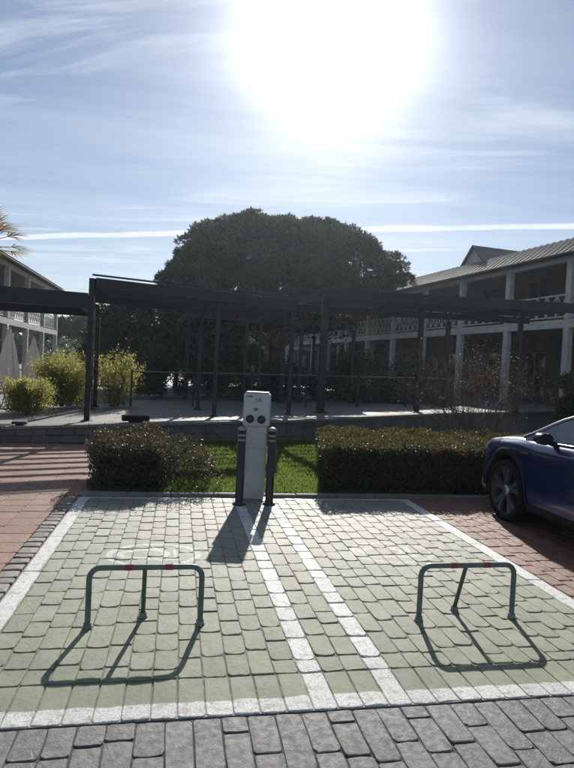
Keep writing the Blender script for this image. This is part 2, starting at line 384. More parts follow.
# left and right painted bays
bayL = slab('parking_bay', BX0-.01, .94, BY0, BY1+.02, -.0052, PAINTJ)
bayR = slab('parking_bay', .94, BX1+.01, BY0, BY1+.02, -.0052, PAINTJ)
PB = dict(base=(.125, .23), gap=.011, tilt=.8, arch=.030)
pave_columns(bayL, 'paver', cols(-.94, .6875, 13, .003) + [(.6875, .8125), (.8125, .94)], 2.93, BY1, .17, .29, 'bay_paver', PAINT, **PB)
pave_columns(bayR, 'paver', [(.94, 1.067), (1.067, 1.193)] + cols(1.193, 2.795, 13, .003), 2.93, BY1, .17, .29, 'bay_paver', PAINT, **PB)
for par, xc in ((bayL, (-1.07, -.942)), (bayR, (2.797, 2.93))):
    pave_columns(par, 'edge_strip', [xc], 2.93, BY1, .7, 1.1, 'edge_strip', PAINT, base=(.13, .9), gap=.004, tilt=.15, arch=.003, jit=.002)
for par, x0, x1 in ((bayL, BX0, .94), (bayR, .94, BX1)):
    for a, c in cols(x0, x1, 16, .004):
        o = link('front_paver', random.choice(variants('edge_paver', .125, .32, PAINT, arch=.012, jit=.002)), par)
        o.location = ((a+c)/2, (2.60+2.93)/2, random.uniform(-.001, .001)); o.rotation_euler = (random.gauss(0, R(.3)), random.gauss(0, R(.3)), 0); o.scale = ((c-a-.006)/.125, 1, 1)
# road
road = slab('road', -30, 40, -60, 2.60, -.0095, ROADJ)
pave_columns(road, 'paver', cols(-1.72, 3.7, 44, .004), 1.45, 2.592, .19, .32, 'road_paver', ROADM, limit=290, base=(.123, .25), arch=.020, gap=.010, z=-.003, tilt=.6, stuffname='near_pavers')
b = MB(); b.add([(-30,-60,-.0055),(40,-60,-.0055),(40,1.44,-.0055),(-30,1.44,-.0055)], [(0,1,2,3)]); b.build('road_surface', ROADM, kind='structure')
# terracotta path on the left
path = slab('tiled_path', -14, -1.23, 2.60, 11.2, -.012, TILEJ)
pave_columns(path, 'tile', cols(-4.23, -1.23, 10, .002), 2.62, 11.15, .255, .265, 'path_tile', TILEM, gap=.007, tilt=.18, base=(.3, .26), limit=298, arch=.004, jit=.001, bev=.004, dome=.0005, stuffname='far_tiles')
b = MB(); b.add([(-14,2.6,-.008),(-4.24,2.6,-.008),(-4.24,11.2,-.008),(-14,11.2,-.008)], [(0,1,2,3)]); b.build('path_surface', TILEM, kind='structure')
slab('path_corner', -1.23, -1.0, 7.0, 11.3, -.005, TILEM)
edge = slab('cobble_edging', -1.23, -1.075, 2.6, 7.0, -.018, ROADJ)
pave_columns(edge, 'cobble', [(-1.225, -1.082)], 2.62, 7.0, .10, .17, 'edge_cobble', COBM, gap=.018, tilt=2.5, base=(.13, .15), arch=.03, jit=.006, dome=.006, z=.0)
# brown paved bay under the car
bayC = slab('brown_parking_bay', 2.94, 9.0, 2.6, 6.95, -.013, TILEJ)
pave_columns(bayC, 'paver', cols(2.94, 5.54, 21, .003), 2.6, 6.95, .19, .27, 'brown_paver', BRICKM, limit=298, base=(.123, .23), gap=.010, tilt=.6, arch=.018, stuffname='far_pavers')
b = MB(); b.add([(5.54,2.6,-.006),(9,2.6,-.006),(9,6.95,-.006),(5.54,6.95,-.006)], [(0,1,2,3)]); b.build('brown_bay_surface', BRICKM, kind='structure')
# kerb at the back of the bays
kerb = slab('kerb', -1.07, 9, 6.95, 7.08, -.016, ROADJ)
x_ = -1.05
while x_ < 8.9:
    o = link('kerb_stone', variants('kerb_stone', .5, .1, COPEM, n=4, arch=.006, jit=.003, depth=.06)[random.randrange(4)], kerb)
    o.location = (x_+.25, 7.02, .035+random.uniform(-.003, .003)); o.rotation_euler = (random.gauss(0, .008), random.gauss(0, .006), 0); x_ += .508

# ------------------------------------------------------------------ raised patio and its low wall
WA, WB, WC, WD = (-3.08, 11.04, .30), (2.26, 12.02, .49), (6.97, 14.4, .60), (14.1, 18.0, .64)
WL = (-14.0, 9.6, .20)
line = [WL, WA, WB, WC, WD]
PATM = stone_material('patio_tile', (.15, .145, .135), (.22, .21, .20), rough=(.5, .75), rv=0, scale=2.)
b = MB()
for p, q in zip(line[:-1], line[1:]):
    b.add([(p[0], p[1]+.12, p[2]-.02), (q[0], q[1]+.12, q[2]-.02), (q[0]+18, q[1]+75, q[2]-.02), (p[0]-8+.0, p[1]+75, p[2]-.02)] if False else
          [(p[0], p[1]+.12, p[2]-.02), (q[0], q[1]+.12, q[2]-.02), (q[0], 90, q[2]-.02), (p[0], 90, p[2]-.02)], [(0,1,2,3)])
b.add([(14.1, 18.1, .62), (60, 18.1, .62), (60, 90, .62), (14.1, 90, .62)], [(0,1,2,3)])
b.add([(-60, 9.7, .18), (-14, 9.7, .18), (-14, 90, .18), (-60, 90, .18)], [(0,1,2,3)])
b.build('patio', PATM, kind='structure')
lowall = empty('low_wall', (0, 0, 0), label='low stone retaining wall with flat coping along the raised terrace', cat='wall')
wb_ = MB()
for p, q in zip(line[:-1], line[1:]):
    P0, Q0 = Vector(p), Vector(q); d = (Q0-P0); L = Vector((d.x, d.y, 0)).length; a = math.atan2(d.y, d.x)
    wb_.add([(p[0], p[1]+.03, -.06), (q[0], q[1]+.03, -.06), (q[0], q[1]+.03, q[2]-.03), (p[0], p[1]+.03, p[2]-.03)], [(0,1,2,3)])
    n = max(1, round(L/.48)); sl = math.atan2(d.z, L)
    for k in range(n):
        c = P0 + d*((k+.5)/n)
        if c.x < -6.5 or c.x > 12: continue
        cb = MB(); cb.bbox(-L/n/2+.004, L/n/2-.004, -.06, .30, -.055, 0, .008)
        key = 'coping%.3f' % (L/n)
        if key not in VARS: VARS[key] = cb.mesh('coping_stone', COPEM)
        o = link('coping_stone', VARS[key], lowall); o.location = c; o.rotation_euler = (random.gauss(0, .004), -sl, a)
        if c.y > 15: continue
        h = c.z - .055; nr = 2 if h < .4 else 3
        for r_ in range(nr):
            key = 'block%.2f%.2f' % (L/n, round(h/nr, 2))
            if key not in VARS:
                sb = MB(); sb.bbox(-L/n/2+.0025, L/n/2-.0025, -.02, .06, -h/nr/2+.0025, h/nr/2-.0025, .005); VARS[key] = sb.mesh('stone_block', WALLM)
            cc = c - d.normalized()*(.24 if r_ % 2 else 0)
            o = link('stone_block', VARS[key], lowall); o.location = (cc.x, cc.y+random.uniform(-.006, .004), -.0 + h/nr*(r_+.5)); o.rotation_euler = (0, 0, a)
wb_.build('wall_core', WALLM, lowall)
# ------------------------------------------------------------------ lawn
GRASS = leaf_mat('grass_blade', (.06, .095, .022), (.10, .135, .035), .5, .5, 1.2, tcol=(.30, .40, .09))
SOIL = stone_material('lawn_soil', (.045, .055, .02), (.07, .075, .03), rough=(.9, 1.), scale=3)
b = MB(); b.add([(-1.0, 7.08, -.01), (12, 7.08, -.01), (12, 16.5, -.01), (2.26, 12.1, -.01), (-1.0, 11.4, -.01)], [(0,1,2,3,4)]); b.build('lawn_ground', SOIL, kind='structure')
n = 150000
P = np.stack([rng.uniform(-.98, 3.6, n), 7.1 + (rng.uniform(0, 1, n)**1.25)*5.2, np.full(n, -.012)], 1)
P = P[P[:, 1] < 12.02 + (P[:, 0]-2.26)*.19]
# tufty: keep more blades where a coarse random field is high
cell = rng.uniform(.25, 1, (60, 60)); keep = cell[((P[:, 0]+1.4)*8).astype(int).clip(0, 59), ((P[:, 1]-7)*8).astype(int).clip(0, 59)] > rng.uniform(0, 1, len(P)); P = P[keep]
D_ = rng.normal(size=(len(P), 3))*.45; D_[:, 2] = 1
link('grass', quads_mesh('grass', leaves(P, D_, .075, .012), GRASS), kind='stuff', label='short green lawn grass between the two hedges behind the kerb', cat='grass')

# ------------------------------------------------------------------ hedges and shrubs
HEDGE = leaf_mat('hedge_leaf', (.032, .046, .018), (.068, .070, .030), .32, .5, 6, tcol=(.20, .16, .05), spec=.32)
TWIG = mat('twig_bark', (.10, .075, .055), .8, var=.4, vscale=20)
def box_foliage(x0, x1, y0, y1, z1, n, size, m_, dens_in=.35, bumpy=.06, wd=.6):
    """leaves over the faces and inside of a clipped hedge"""
    c = [(x1-x0)*(y1-y0), (x1-x0)*z1, (x1-x0)*z1*.6, (y1-y0)*z1, (y1-y0)*z1]; c = np.array(c)/sum(c)
    k = rng.choice(5, n, p=c); u = rng.uniform(0, 1, n); v = rng.uniform(0, 1, n)
    P = np.zeros((n, 3)); N = np.zeros((n, 3))
    for i, (f, nn) in enumerate((((0, 1, None), (0, 0, 1)), ((0, None, 2), (0, -1, 0)), ((0, None, 2), (0, 1, 0)), ((None, 1, 2), (-1, 0, 0)), ((None, 1, 2), (1, 0, 0)))):
        q = k == i; fx = u[q]; fy = v[q]
        X = x0 + (x1-x0)*fx; Yv = y0 + (y1-y0)*fy; Zv = z1*fy
        if i == 0: P[q] = np.stack([X, Yv, np.full(q.sum(), z1)], 1)
        if i == 1: P[q] = np.stack([X, np.full(q.sum(), y0), Zv], 1)
        if i == 2: P[q] = np.stack([X, np.full(q.sum(), y1), Zv], 1)
        if i == 3: P[q] = np.stack([np.full(q.sum(), x0), y0 + (y1-y0)*fx, Zv], 1)
        if i == 4: P[q] = np.stack([np.full(q.sum(), x1), y0 + (y1-y0)*fx, Zv], 1)
        N[q] = nn
    inn = rng.exponential(.035, n)[:, None]
    wv = (np.sin(P[:, 0]*5.1+P[:, 1]*3.7)+np.sin(P[:, 0]*11.3-P[:, 2]*7.9)+np.sin(P[:, 1]*9.1+P[:, 2]*6))*bumpy/3
    P = P + N*(wv[:, None] - inn) + rng.normal(size=(n, 3))*.012
    # round the long edges
    cx, cy = (x0+x1)/2, (y0+y1)/2; e = np.minimum(np.minimum(P[:, 0]-x0, x1-P[:, 0]), np.minimum(P[:, 1]-y0, y1-P[:, 1])).clip(0, .25)
    P[:, 2] = np.where(P[:, 2] > z1*.75, P[:, 2] - (.25-e)**2*1.1, P[:, 2])
    Dn = N*.6 + rng.normal(size=(n, 3))*.8 + np.array([0, 0, .35])
    return leaves(P, Dn, size, size*wd)
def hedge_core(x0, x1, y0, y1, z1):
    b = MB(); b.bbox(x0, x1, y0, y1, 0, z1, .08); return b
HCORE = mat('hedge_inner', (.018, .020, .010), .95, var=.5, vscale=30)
def twigs(mb, x0, x1, y0, y1, z0, z1, n, r=.003, up=.8):
    for _ in range(n):
        p = Vector((random.uniform(x0, x1), random.uniform(y0, y1), random.uniform(z0, z1)))
        d = Vector((random.gauss(0, .5), random.gauss(0, .5), up)).normalized(); L = random.uniform(.1, .25)
        mb.tube([p, p+d*L*.5+Vector((random.gauss(0, .01), 0, 0)), p+d*L], [r, r*.8, r*.4], 3, caps=False)
hr = empty('hedge', (1.85, 7.15, 0), label='long low clipped hedge behind the right bay beside the car', cat='hedge', group='low clipped hedges behind the kerb')
V = box_foliage(0, 4.6, .02, 2.0, .66, 64000, .034, HEDGE); V[..., 0] += V[..., 1]*.22
link('foliage', quads_mesh('foliage', V, HEDGE), hr)
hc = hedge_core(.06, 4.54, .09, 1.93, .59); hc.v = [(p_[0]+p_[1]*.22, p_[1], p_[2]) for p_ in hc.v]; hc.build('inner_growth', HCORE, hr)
tw = MB(); twigs(tw, .45, 4.5, .05, 1.9, .5, .62, 350); tw.build('twigs', TWIG, hr, kind='stuff')
GREYLEAF = leaf_mat('greyish_leaf', (.05, .048, .028), (.10, .085, .055), .28, .5, 6, tcol=(.16, .14, .06), spec=.35)
hl = empty('hedge', (-1.0, 7.18, 0), label='thin greyish shrub hedge at the corner beside the red tiles', cat='hedge', group='low clipped hedges behind the kerb')
V = box_foliage(0, .86, .02, 1.4, .62, 15000, .032, GREYLEAF, bumpy=.12)
V2 = box_foliage(.86, 1.42, .08, .9, .46, 2600, .034, GREYLEAF, bumpy=.2)
Pq = np.stack([rng.uniform(-.05, 1.35, 2600), rng.uniform(0, 1.3, 2600), rng.uniform(.35, .72, 2600)], 1)
Pq = Pq[Pq[:, 2] < .74 - .22*np.maximum(Pq[:, 0]-.6, 0) - .12*rng.uniform(0, 1, len(Pq))]
link('foliage', quads_mesh('foliage', np.concatenate([V, V2, leaves(Pq, rng.normal(size=Pq.shape)+[0, 0, .5], .032, .02)]), GREYLEAF), hl)
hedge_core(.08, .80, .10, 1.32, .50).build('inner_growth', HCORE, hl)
tw = MB(); twigs(tw, .0, 1.4, .03, 1.2, .25, .52, 420, .003); twigs(tw, .82, 1.42, .05, .9, .0, .3, 220, .004); tw.build('twigs', TWIG, hl, kind='stuff')

BAMBOO = leaf_mat('yellow_green_leaf', (.11, .12, .03), (.24, .23, .07), .5, .5, 3, tcol=(.60, .58, .14))
def grow(mb, p, d, L, r, depth, tips, spread=.5, n=3, droop=0., seg=4, shrink=.68):
    p = Vector(p); d = Vector(d).normalized(); pts = [p.copy()]; rs = [r]
    for i in range(seg):
        d = (d + Vector((random.gauss(0, .12), random.gauss(0, .12), random.gauss(0, .06) - droop))).normalized()
        p = p + d*L/seg; pts.append(p.copy()); rs.append(r*(1-.5*(i+1)/seg))
        if depth <= 1: tips.append((p.copy(), d.copy()))
    mb.tube(pts, rs, 6 if r > .05 else (4 if r > .01 else 3), caps=False)
    if depth <= 0: return
    for k in range(n):
        q = pts[random.randint(max(1, seg-2), seg)] if k else pts[-1]
        dd_ = (d + Vector((random.gauss(0, spread), random.gauss(0, spread), random.gauss(.1, spread*.6)))).normalized()
        grow(mb, q, dd_, L*shrink*random.uniform(.8, 1.2), rs[-1]*.8, depth-1, tips, spread, n, droop, seg, shrink)
def shrub(name, loc, h, rad, nstem, leaf_m, bark, nleaf, size, wd, label, cat, group=None, depth=2, spread=.35, stuff=True, rstem=.012, lean=.35, upd=1., low=.5, jit=.09):
    root = empty(name, loc, label=label, cat=cat, group=group)
    mb = MB(); tips = []
    for _ in range(nstem):
        a = random.uniform(0, 6.283); q = random.uniform(0, .35)*rad
        grow(mb, (math.cos(a)*q, math.sin(a)*q, 0), (math.cos(a)*lean, math.sin(a)*lean, upd), h*(.5 if depth < 4 else .42)*random.uniform(.7, 1.1), rstem, depth, tips, spread, 3)
    mb.build('branches', bark, root)
    if nleaf:
        T = np.array([tuple(t[0]) for t in tips]); Dt = np.array([tuple(t[1]) for t in tips])
        k = rng.integers(0, len(T), nleaf); P = T[k] + rng.normal(size=(nleaf, 3))*rad*jit; P[:, 2] *= np.where(rng.uniform(size=nleaf) < low, rng.uniform(.08, 1, nleaf), 1.)
        link('foliage', quads_mesh('foliage', leaves(P, Dt[k]*.4+rng.normal(size=(nleaf, 3))*.8, size, size*wd), leaf_m), root)
    return root
shrub('leafy_shrub', (-2.9, 15.5, .33), 1.28, .8, 30, BAMBOO, TWIG, 17000, .075, .28, 'yellowish green feathery shrub left of the leftmost pergola post', 'shrub', 'feathery shrubs by the pergola', lean=.26, spread=.3)
shrub('leafy_shrub', (-3.25, 13.62, .31), .72, .6, 18, BAMBOO, TWIG, 8000, .07, .28, 'low sunlit feathery shrub against the white lattice balustrade', 'shrub', 'feathery shrubs by the pergola', lean=.3, spread=.26)
shrub('leafy_shrub', (-1.66, 15.7, .35), 1.3, .4, 16, BAMBOO, TWIG, 6500, .075, .28, 'yellowish green feathery shrub right of the leftmost pergola post', 'shrub', 'feathery shrubs by the pergola', lean=.10, spread=.22)
BARE = leaf_mat('dry_leaf', (.075, .048, .03), (.12, .08, .045), .3, .6, 3)
shrub('bare_shrub', (5.9, 10.8, 0), 2.35, 1.3, 40, BARE, mat('bare_bark', (.12, .09, .07), .8, var=.4), 5200, .036, .45, 'tall thin nearly leafless shrub behind the long hedge beside the car', 'shrub', depth=4, spread=.40, rstem=.014, lean=.40, low=0, jit=.006)

# ------------------------------------------------------------------ trees
PINE = leaf_mat('pine_needles', (.030, .045, .018), (.055, .075, .032), .25, .55, .6, tcol=(.07, .10, .03))
DARKLEAF = leaf_mat('dark_leaf', (.028, .045, .018), (.055, .075, .028), .28, .5, 1.2, tcol=(.07, .11, .025))
BARK = stone_material('pine_bark', (.09, .065, .05), (.15, .11, .08), rough=(.85, .95), scale=4, bump=1.)
def tufts(C, rad, ntuft, nneedle, length, width, flat=1., hemi=True):
    """spiky needle tufts over the upper skin of clumps"""
    out_ = []
    for c, r in zip(C, rad):
        d = ball(ntuft); 
        if hemi: d[:, 2] = np.where(d[:, 2] < -.25, -d[:, 2], d[:, 2])
        rr = r*rng.uniform(.72, 1.0, (ntuft, 1)); tp = c + d*rr*np.array([1, 1, flat])
        k = np.repeat(np.arange(ntuft), nneedle); Dn = d[k]*.9 + rng.normal(size=(len(k), 3))*.75 + [0, 0, .35]
        out_.append(leaves(tp[k] + rng.normal(size=(len(k), 3))*length*.15, Dn, length, width))
    return np.concatenate(out_)
def umbrella_pine(loc, W, zlo, ztop, ncl, label, group, ntuft=46, nneedle=9, nl=.34, nw=.07, seed=1, lim=7, skirt=1.0, trunks=1):
    random.seed(seed); root = empty('stone_pine', loc, label=label, cat='tree', group=group)
    C = []; rad = []
    for i in range(ncl):
        a = random.uniform(0, 6.283); q = math.sqrt(random.uniform(0, 1)); wob = 1 + .10*math.sin(a*3+seed)+.06*math.sin(a*7)
        X = math.cos(a)*q*W/2*wob; Yv = math.sin(a)*q*W/2*wob
        top = zlo + (ztop-zlo)*math.sqrt(max(0, 1-q**2.1))*(1+random.uniform(-.04, .035)+.025*math.sin(X*1.3+seed)*math.sin(Yv*1.1))
        z = top - .5 if random.random() < .66 else random.uniform(zlo+.2, max(zlo+.3, top-.6))
        z = max(z, zlo + .2 + random.uniform(-.3, .5)*skirt); C.append((X, Yv, z)); rad.append(random.uniform(.036, .075)*W*(1 if q < .85 else .8))
    C = np.array(C); rad = np.array(rad)
    link('crown', quads_mesh('crown', tufts(C, rad, ntuft, nneedle, nl, nw, .75), PINE), root)
    # dark inner mass of twigs and old needles
    n = ncl*60; k = rng.integers(0, ncl, n); Pi = C[k] + ball(n)*rad[k][:, None]*rng.uniform(0, .75, (n, 1))*[1, 1, .7]
    link('inner_needles', quads_mesh('inner_needles', leaves(Pi, rng.normal(size=(n, 3)), nl*1.5, nl*1.0), PINE), root)
    mb = MB()
    for t_ in range(trunks):
        bx = random.uniform(-1, 1)*.6*(trunks > 1)
        fork = zlo*random.uniform(.42, .6); pts = [Vector((bx, 0, -.3)), Vector((bx+.05, 0, fork*.5)), Vector((bx+.1, .1, fork))]
        r_ = W*.021
        mb.tube(pts, [r_*1.2, r_, r_*.85], 10)
        for k in range(lim):
            a = 6.283*k/lim + random.uniform(-.3, .3); q = random.uniform(.35, .8)*W/2
            e = Vector((math.cos(a)*q, math.sin(a)*q, zlo + (ztop-zlo)*.25)); s0 = pts[-1] + Vector((0, 0, random.uniform(-.5, .1)))
            mid = s0.lerp(e, .5) + Vector((0, 0, -.12*q)) + Vector((random.gauss(0, .2), random.gauss(0, .2), 0))
            mb.tube([s0, s0.lerp(mid, .5)+Vector((0, 0, .05)), mid, mid.lerp(e, .5)+Vector((0, 0, .05)), e], [r_*.55, r_*.45, r_*.36, r_*.26, r_*.14], 6, caps=False)
            for _ in range(3):
                e2 = e + Vector((random.gauss(0, .16*W/2), random.gauss(0, .16*W/2), random.uniform(.2, .6))); mb.tube([mid, mid.lerp(e2, .5), e2], [r_*.26, r_*.2, r_*.08], 5, caps=False)
    mb.build('trunk', BARK, root); random.seed(seed+100); return root
umbrella_pine((5.35, 31.6, .4), 12.6, 4.6, 9.15, 340, 'huge stone pine with a broad domed crown behind the pergola', 'stone pines', ntuft=95, nneedle=8, nl=.19, nw=.055, seed=3, lim=9, trunks=2)
umbrella_pine((-9.8, 63, 0), 8.0, 3.6, 5.7, 60, 'small distant umbrella pine right of the left building', 'stone pines', nl=.5, nw=.12, ntuft=30, seed=5, lim=6)
umbrella_pine((-5.2, 58, 0), 6.0, 3.2, 5.0, 40, 'farthest low pine half hidden by the feathery shrubs', 'stone pines', nl=.5, nw=.12, ntuft=30, seed=9, lim=5)
def bushy_tree(loc, h, rad, ncl, nleaf, size, label, group, name='leafy_tree', m_=None, trunk=True, zlo=.25, cat='tree', seed=1, wd=.5, crad=(.22, .36), sq=1.):
    random.seed(seed); root = empty(name, loc, label=label, cat=cat, group=group); C = []; rr = []
    for i in range(ncl):
        a = random.uniform(0, 6.283); t = random.uniform(0, 1); q = math.sqrt(random.uniform(0, 1))*rad*math.sqrt(max(.06, 1-(t*1.0)**2.2)); q *= random.uniform(.7, 1.15)
        C.append((math.cos(a)*q, math.sin(a)*q*sq, h*(zlo+(1-zlo)*t)-.15*rad)); rr.append(random.uniform(*crad)*rad)
    C = np.array(C); rr = np.array(rr); k = rng.integers(0, ncl, nleaf); d = ball(nleaf)
    P = C[k] + d*rr[k][:, None]*(rng.uniform(.0, 1, (nleaf, 1))**.4)
    P = P[P[:, 2] > .02]; d = rng.normal(size=P.shape)*.8 + [0, 0, .2]
    link('crown' if trunk else 'foliage', quads_mesh('crown', leaves(P, d, size, size*wd), m_ or DARKLEAF), root)
    mb = MB(); r_ = max(.03, rad*.06)
    mb.tube([(0, 0, -.2), (.05, 0, h*zlo), (0, .05, h*.6)], [r_, r_*.8, r_*.4], 7)
    for i in range(min(ncl, 12)): mb.tube([(0, 0, h*zlo*random.uniform(.7, 1.4)), tuple(C[i]*.5+np.array([0, 0, h*.15])), tuple(C[i])], [r_*.4, r_*.25, r_*.1], 4, caps=False)
    mb.build('trunk' if trunk else 'stems', BARK, root); return root
G = 'dark trees behind the terrace'
bushy_tree((-2.2, 25.9, .3), 4.15, 1.7, 34, 26000, .17, 'dark bushy tree rising just right of the leftmost pergola post', G, seed=11)
bushy_tree((-.2, 27.5, .3), 3.9, 2.0, 34, 24000, .17, 'dark rounded tree under the left edge of the big pine crown', G, seed=12)
bushy_tree((2.0, 29.0, .3), 3.6, 1.9, 34, 20000, .17, 'dark tree in the gap left of the big pine trunks', G, seed=13)
bushy_tree((-3.9, 31.0, .3), 3.0, 1.6, 26, 14000, .17, 'low dark tree behind the feathery shrubs', G, seed=14)
bushy_tree((-6.6, 47.0, .3), 3.0, 2.2, 26, 12000, .22, 'faint low tree past the end of the left building', G, seed=15)
G = 'dark bushes at the back of the terrace'
for i, (bx, by, bh, br, lb) in enumerate(((-.6, 19.8, 1.5, 1.3, 'dark rounded bush behind the cable railing, far left of the charger'), (1.4, 20.4, 1.7, 1.5, 'dark rounded bush directly left of the charger head'), (3.6, 19.6, 1.35, 1.5, 'dark rounded bush directly right of the charger head'),
        (5.9, 18.9, 1.8, 1.4, 'dark bush below the corner post of the right pergola'), (7.6, 18.8, 1.75, 1.3, 'dark bush left of the bright strip of terrace'), (9.3, 20.4, 1.7, 1.2, 'dark bush at the foot of the right building columns'), (11.3, 15.2, 1.3, .9, 'dark bush behind the bare shrub at the right edge'))):
    bushy_tree((bx, by, .45), bh, br, 22, 12000, .085, lb, G, name='bush', trunk=False, zlo=.12, cat='bush', seed=20+i)

# far wood closing the horizon
n = 60000; a_ = rng.uniform(-1.1, 1.35, n); rd = rng.uniform(95, 112, n); hh_ = 3.6 + 1.0*np.sin(a_*23) + .8*np.sin(a_*51+1) + .6*np.sin(a_*90)
Pw = np.stack([np.sin(a_)*rd, np.cos(a_)*rd, hh_*rng.uniform(0, 1, n)**.6], 1)
link('far_wood', quads_mesh('far_wood', leaves(Pw, rng.normal(size=(n, 3)), 1.1, .75), DARKLEAF), kind='stuff', label='low dark wood along the horizon behind the buildings', cat='trees')
# palm fronds reaching in at the top left
palm = empty('palm_tree', (-4.5, 13.1, .42), label='spiky dry palm tree at the left edge above the building roof', cat='palm tree')
FROND = leaf_mat('palm_leaflet', (.20, .16, .07), (.30, .19, .08), .4, .5, 2, tcol=(.5, .3, .1))
mb = MB(); mb.tube([(0, 0, 0), (.05, 0, 1.5), (0, 0, 3.35)], [.17, .14, .13], 10); mb.build('trunk', BARK, palm)
random.seed(44)
for k in range(26):
    a = 6.283*k/26*3.1 + random.uniform(-.1, .1); e = random.uniform(-.35, .95); st = MB(); base = Vector((.12, 0, 3.35)); d = Vector((math.cos(a)*math.cos(e), math.sin(a)*math.cos(e), math.sin(e)))
    tip = base + d*random.uniform(.6, .8); st.tube([base, base.lerp(tip, .5), tip], [.014, .01, .006], 4)
    side = d.cross(Vector((0, 0, 1))).normalized(); upv = side.cross(d)
    for q in range(17):
        t = (q-8)/8*1.15; ld = (d*math.cos(t) + side*math.sin(t) + upv*.1*random.uniform(-1, 1)).normalized(); L = random.uniform(.42, .56); s2 = ld.cross(upv).normalized()*.014
        st.add([tip - s2*.5, tip + ld*L*.5 - s2, tip + ld*L + Vector((0, 0, -.06)), tip + ld*L*.5 + s2, tip + s2*.5], [(0, 1, 2, 3, 4)])
    st.build('frond', FROND, palm)

# ------------------------------------------------------------------ buildings
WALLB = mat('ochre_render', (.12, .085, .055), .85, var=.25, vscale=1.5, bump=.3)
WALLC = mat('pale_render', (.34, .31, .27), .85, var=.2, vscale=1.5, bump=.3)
ROOFM = stone_material('grey_roof_tile', (.13, .12, .115), (.20, .18, .165), rough=(.7, .9), scale=2)
CEIL = mat('porch_ceiling', (.16, .13, .10), .8, var=.3, vscale=4)
BLIND = mat('window_blind', (.45, .42, .38), .7, var=.1)
def arcade(origin, ang, nb, sp, zf, zs, ze, depth, label, group, wall, side=1, roof_rise=.6, roof_back=.6, colw=.17, lattice='X', skip_upper=(), gable=False, doors=True, fm=None):
    """two-storey porch building; local x runs along the facade, local +y goes into the building"""
    root = empty('building', origin, ang, label=label, cat='building', group=group); Lx = nb*sp; s = side
    Yd = lambda y_: y_*s
    def bx_(mb, x0, x1, y0, y1, z0, z1): y0, y1 = sorted((Yd(y0), Yd(y1))); mb.box(x0, x1, y0, y1, z0, z1)
    mb = MB(); bx_(mb, -.2, Lx+.2, -.02, depth, zs-.26, zs-.003); mb.build('floor_slab', CEIL, root)
    mb = MB(); bx_(mb, -.25, Lx+.25, -.10, -.022, zs-.28, zs+.02); mb.build('floor_beam', WHITE, root)
    mb = MB(); bx_(mb, -.25, Lx+.25, -.10, .10, ze-roof_rise-.20, ze-roof_rise); mb.build('eave_beam', WHITE, root)
    mb = MB(); bx_(mb, -.2, Lx+.2, .11, depth, ze-roof_rise-.10, ze-roof_rise-.02); mb.build('ceiling', CEIL, root)
    mb = MB(); bx_(mb, -.2, Lx+.2, depth, depth+.25, zf-.2, ze-roof_rise); bx_(mb, -.2, 0.02, .13, depth-.002, zf-.2, ze-roof_rise-.11) if False else None; mb.build('wall', wall, root)
    # roof with ribs
    rf = MB(); o_ = .55; zlo = ze-roof_rise+.02
    prof = [(-o_, zlo-.06), (-o_, zlo), (roof_back, ze), (depth+.6, ze+.35), (depth+.6, zlo)]
    for i in range(len(prof)-1):
        (ya, za), (yb, zb) = prof[i], prof[i+1]; q = [(-.5, Yd(ya), za), (Lx+.5, Yd(ya), za), (Lx+.5, Yd(yb), zb), (-.5, Yd(yb), zb)]; rf.add(q, [(0, 1, 2, 3)])
    for e in (-.5, Lx+.5): rf.add([(e, Yd(a_), b_) for a_, b_ in prof], [(0, 1, 2, 3, 4)])
    roof = rf.build('roof', ROOFM, root)
    rb = MB(); n_ = int(Lx/.32)
    for i in range(n_):
        X = -.4 + i*.32; rb.tube([(X, Yd(-o_-.02), zlo+.03), (X, Yd(roof_back), ze+.03), (X, Yd(roof_back+.35), ze+.045)], .020, 6)
    rb.build('ridge_tiles', ROOFM, roof, kind='stuff')
    cm = MB(); cm.bbox(-colw/2, colw/2, -colw/2, colw/2, zf-.2, zs-.285, .015); cme = cm.mesh('column', WHITE)
    cm = MB(); cm.bbox(-colw/2, colw/2, -colw/2, colw/2, zs+.022, ze-roof_rise-.205, .015); cmu = cm.mesh('column', WHITE)
    rl = MB(); Ya = 0
    rl.box(colw/2, sp-colw/2, -.03, .03, zs+.86, zs+.92); rl.box(colw/2, sp-colw/2, -.025, .025, zs+.10, zs+.15)
    nX = max(4, int((sp-colw)/.42)); wX = (sp-colw)/nX
    for i in range(nX):
        x0 = colw/2+i*wX; rl.beam((x0+.01, 0, zs+.15), (x0+wX-.01, 0, zs+.86), .03, .035); rl.beam((x0+.01, .003, zs+.86), (x0+wX-.01, .003, zs+.15), .026, .035)
        if i: rl.beam((x0, -.003, zs+.15), (x0, -.003, zs+.86), .03, .03)
    rlm = rl.mesh('railing', WHITE)
    dm = MB(); dm.box(sp*.22, sp*.62, 0, .03, 0, 2.15); dme = dm.mesh('door', GLASS); fr = MB()
    for a_, b_, c_, d_ in ((sp*.22-.07, sp*.22, 0, 2.22), (sp*.62, sp*.62+.07, 0, 2.22), (sp*.22, sp*.62, 2.15, 2.22), (sp*.42-.03, sp*.42+.03, 0, 2.15)): fr.box(a_, b_, -.03, .0, c_, d_)
    frm = fr.mesh('frame', fm or WHITE)
    for i in range(nb+1):
        for me in (cme, cmu): o = link('column', me, root); o.location = (i*sp, 0, 0)
        if i < nb:
            o = link('railing', rlm, root); o.location = (i*sp, 0, 0)
            for zz in (zf, zs):
                if not doors: break
                o = link('door', dme, root); o.location = (i*sp, Yd(depth)-(.03 if s > 0 else 0)-(.005*s), zz); o2 = link('frame', frm, o); 
                if s < 0: o2.rotation_euler = (0, 0, 0); o2.location = (0, .06, 0)
    return root
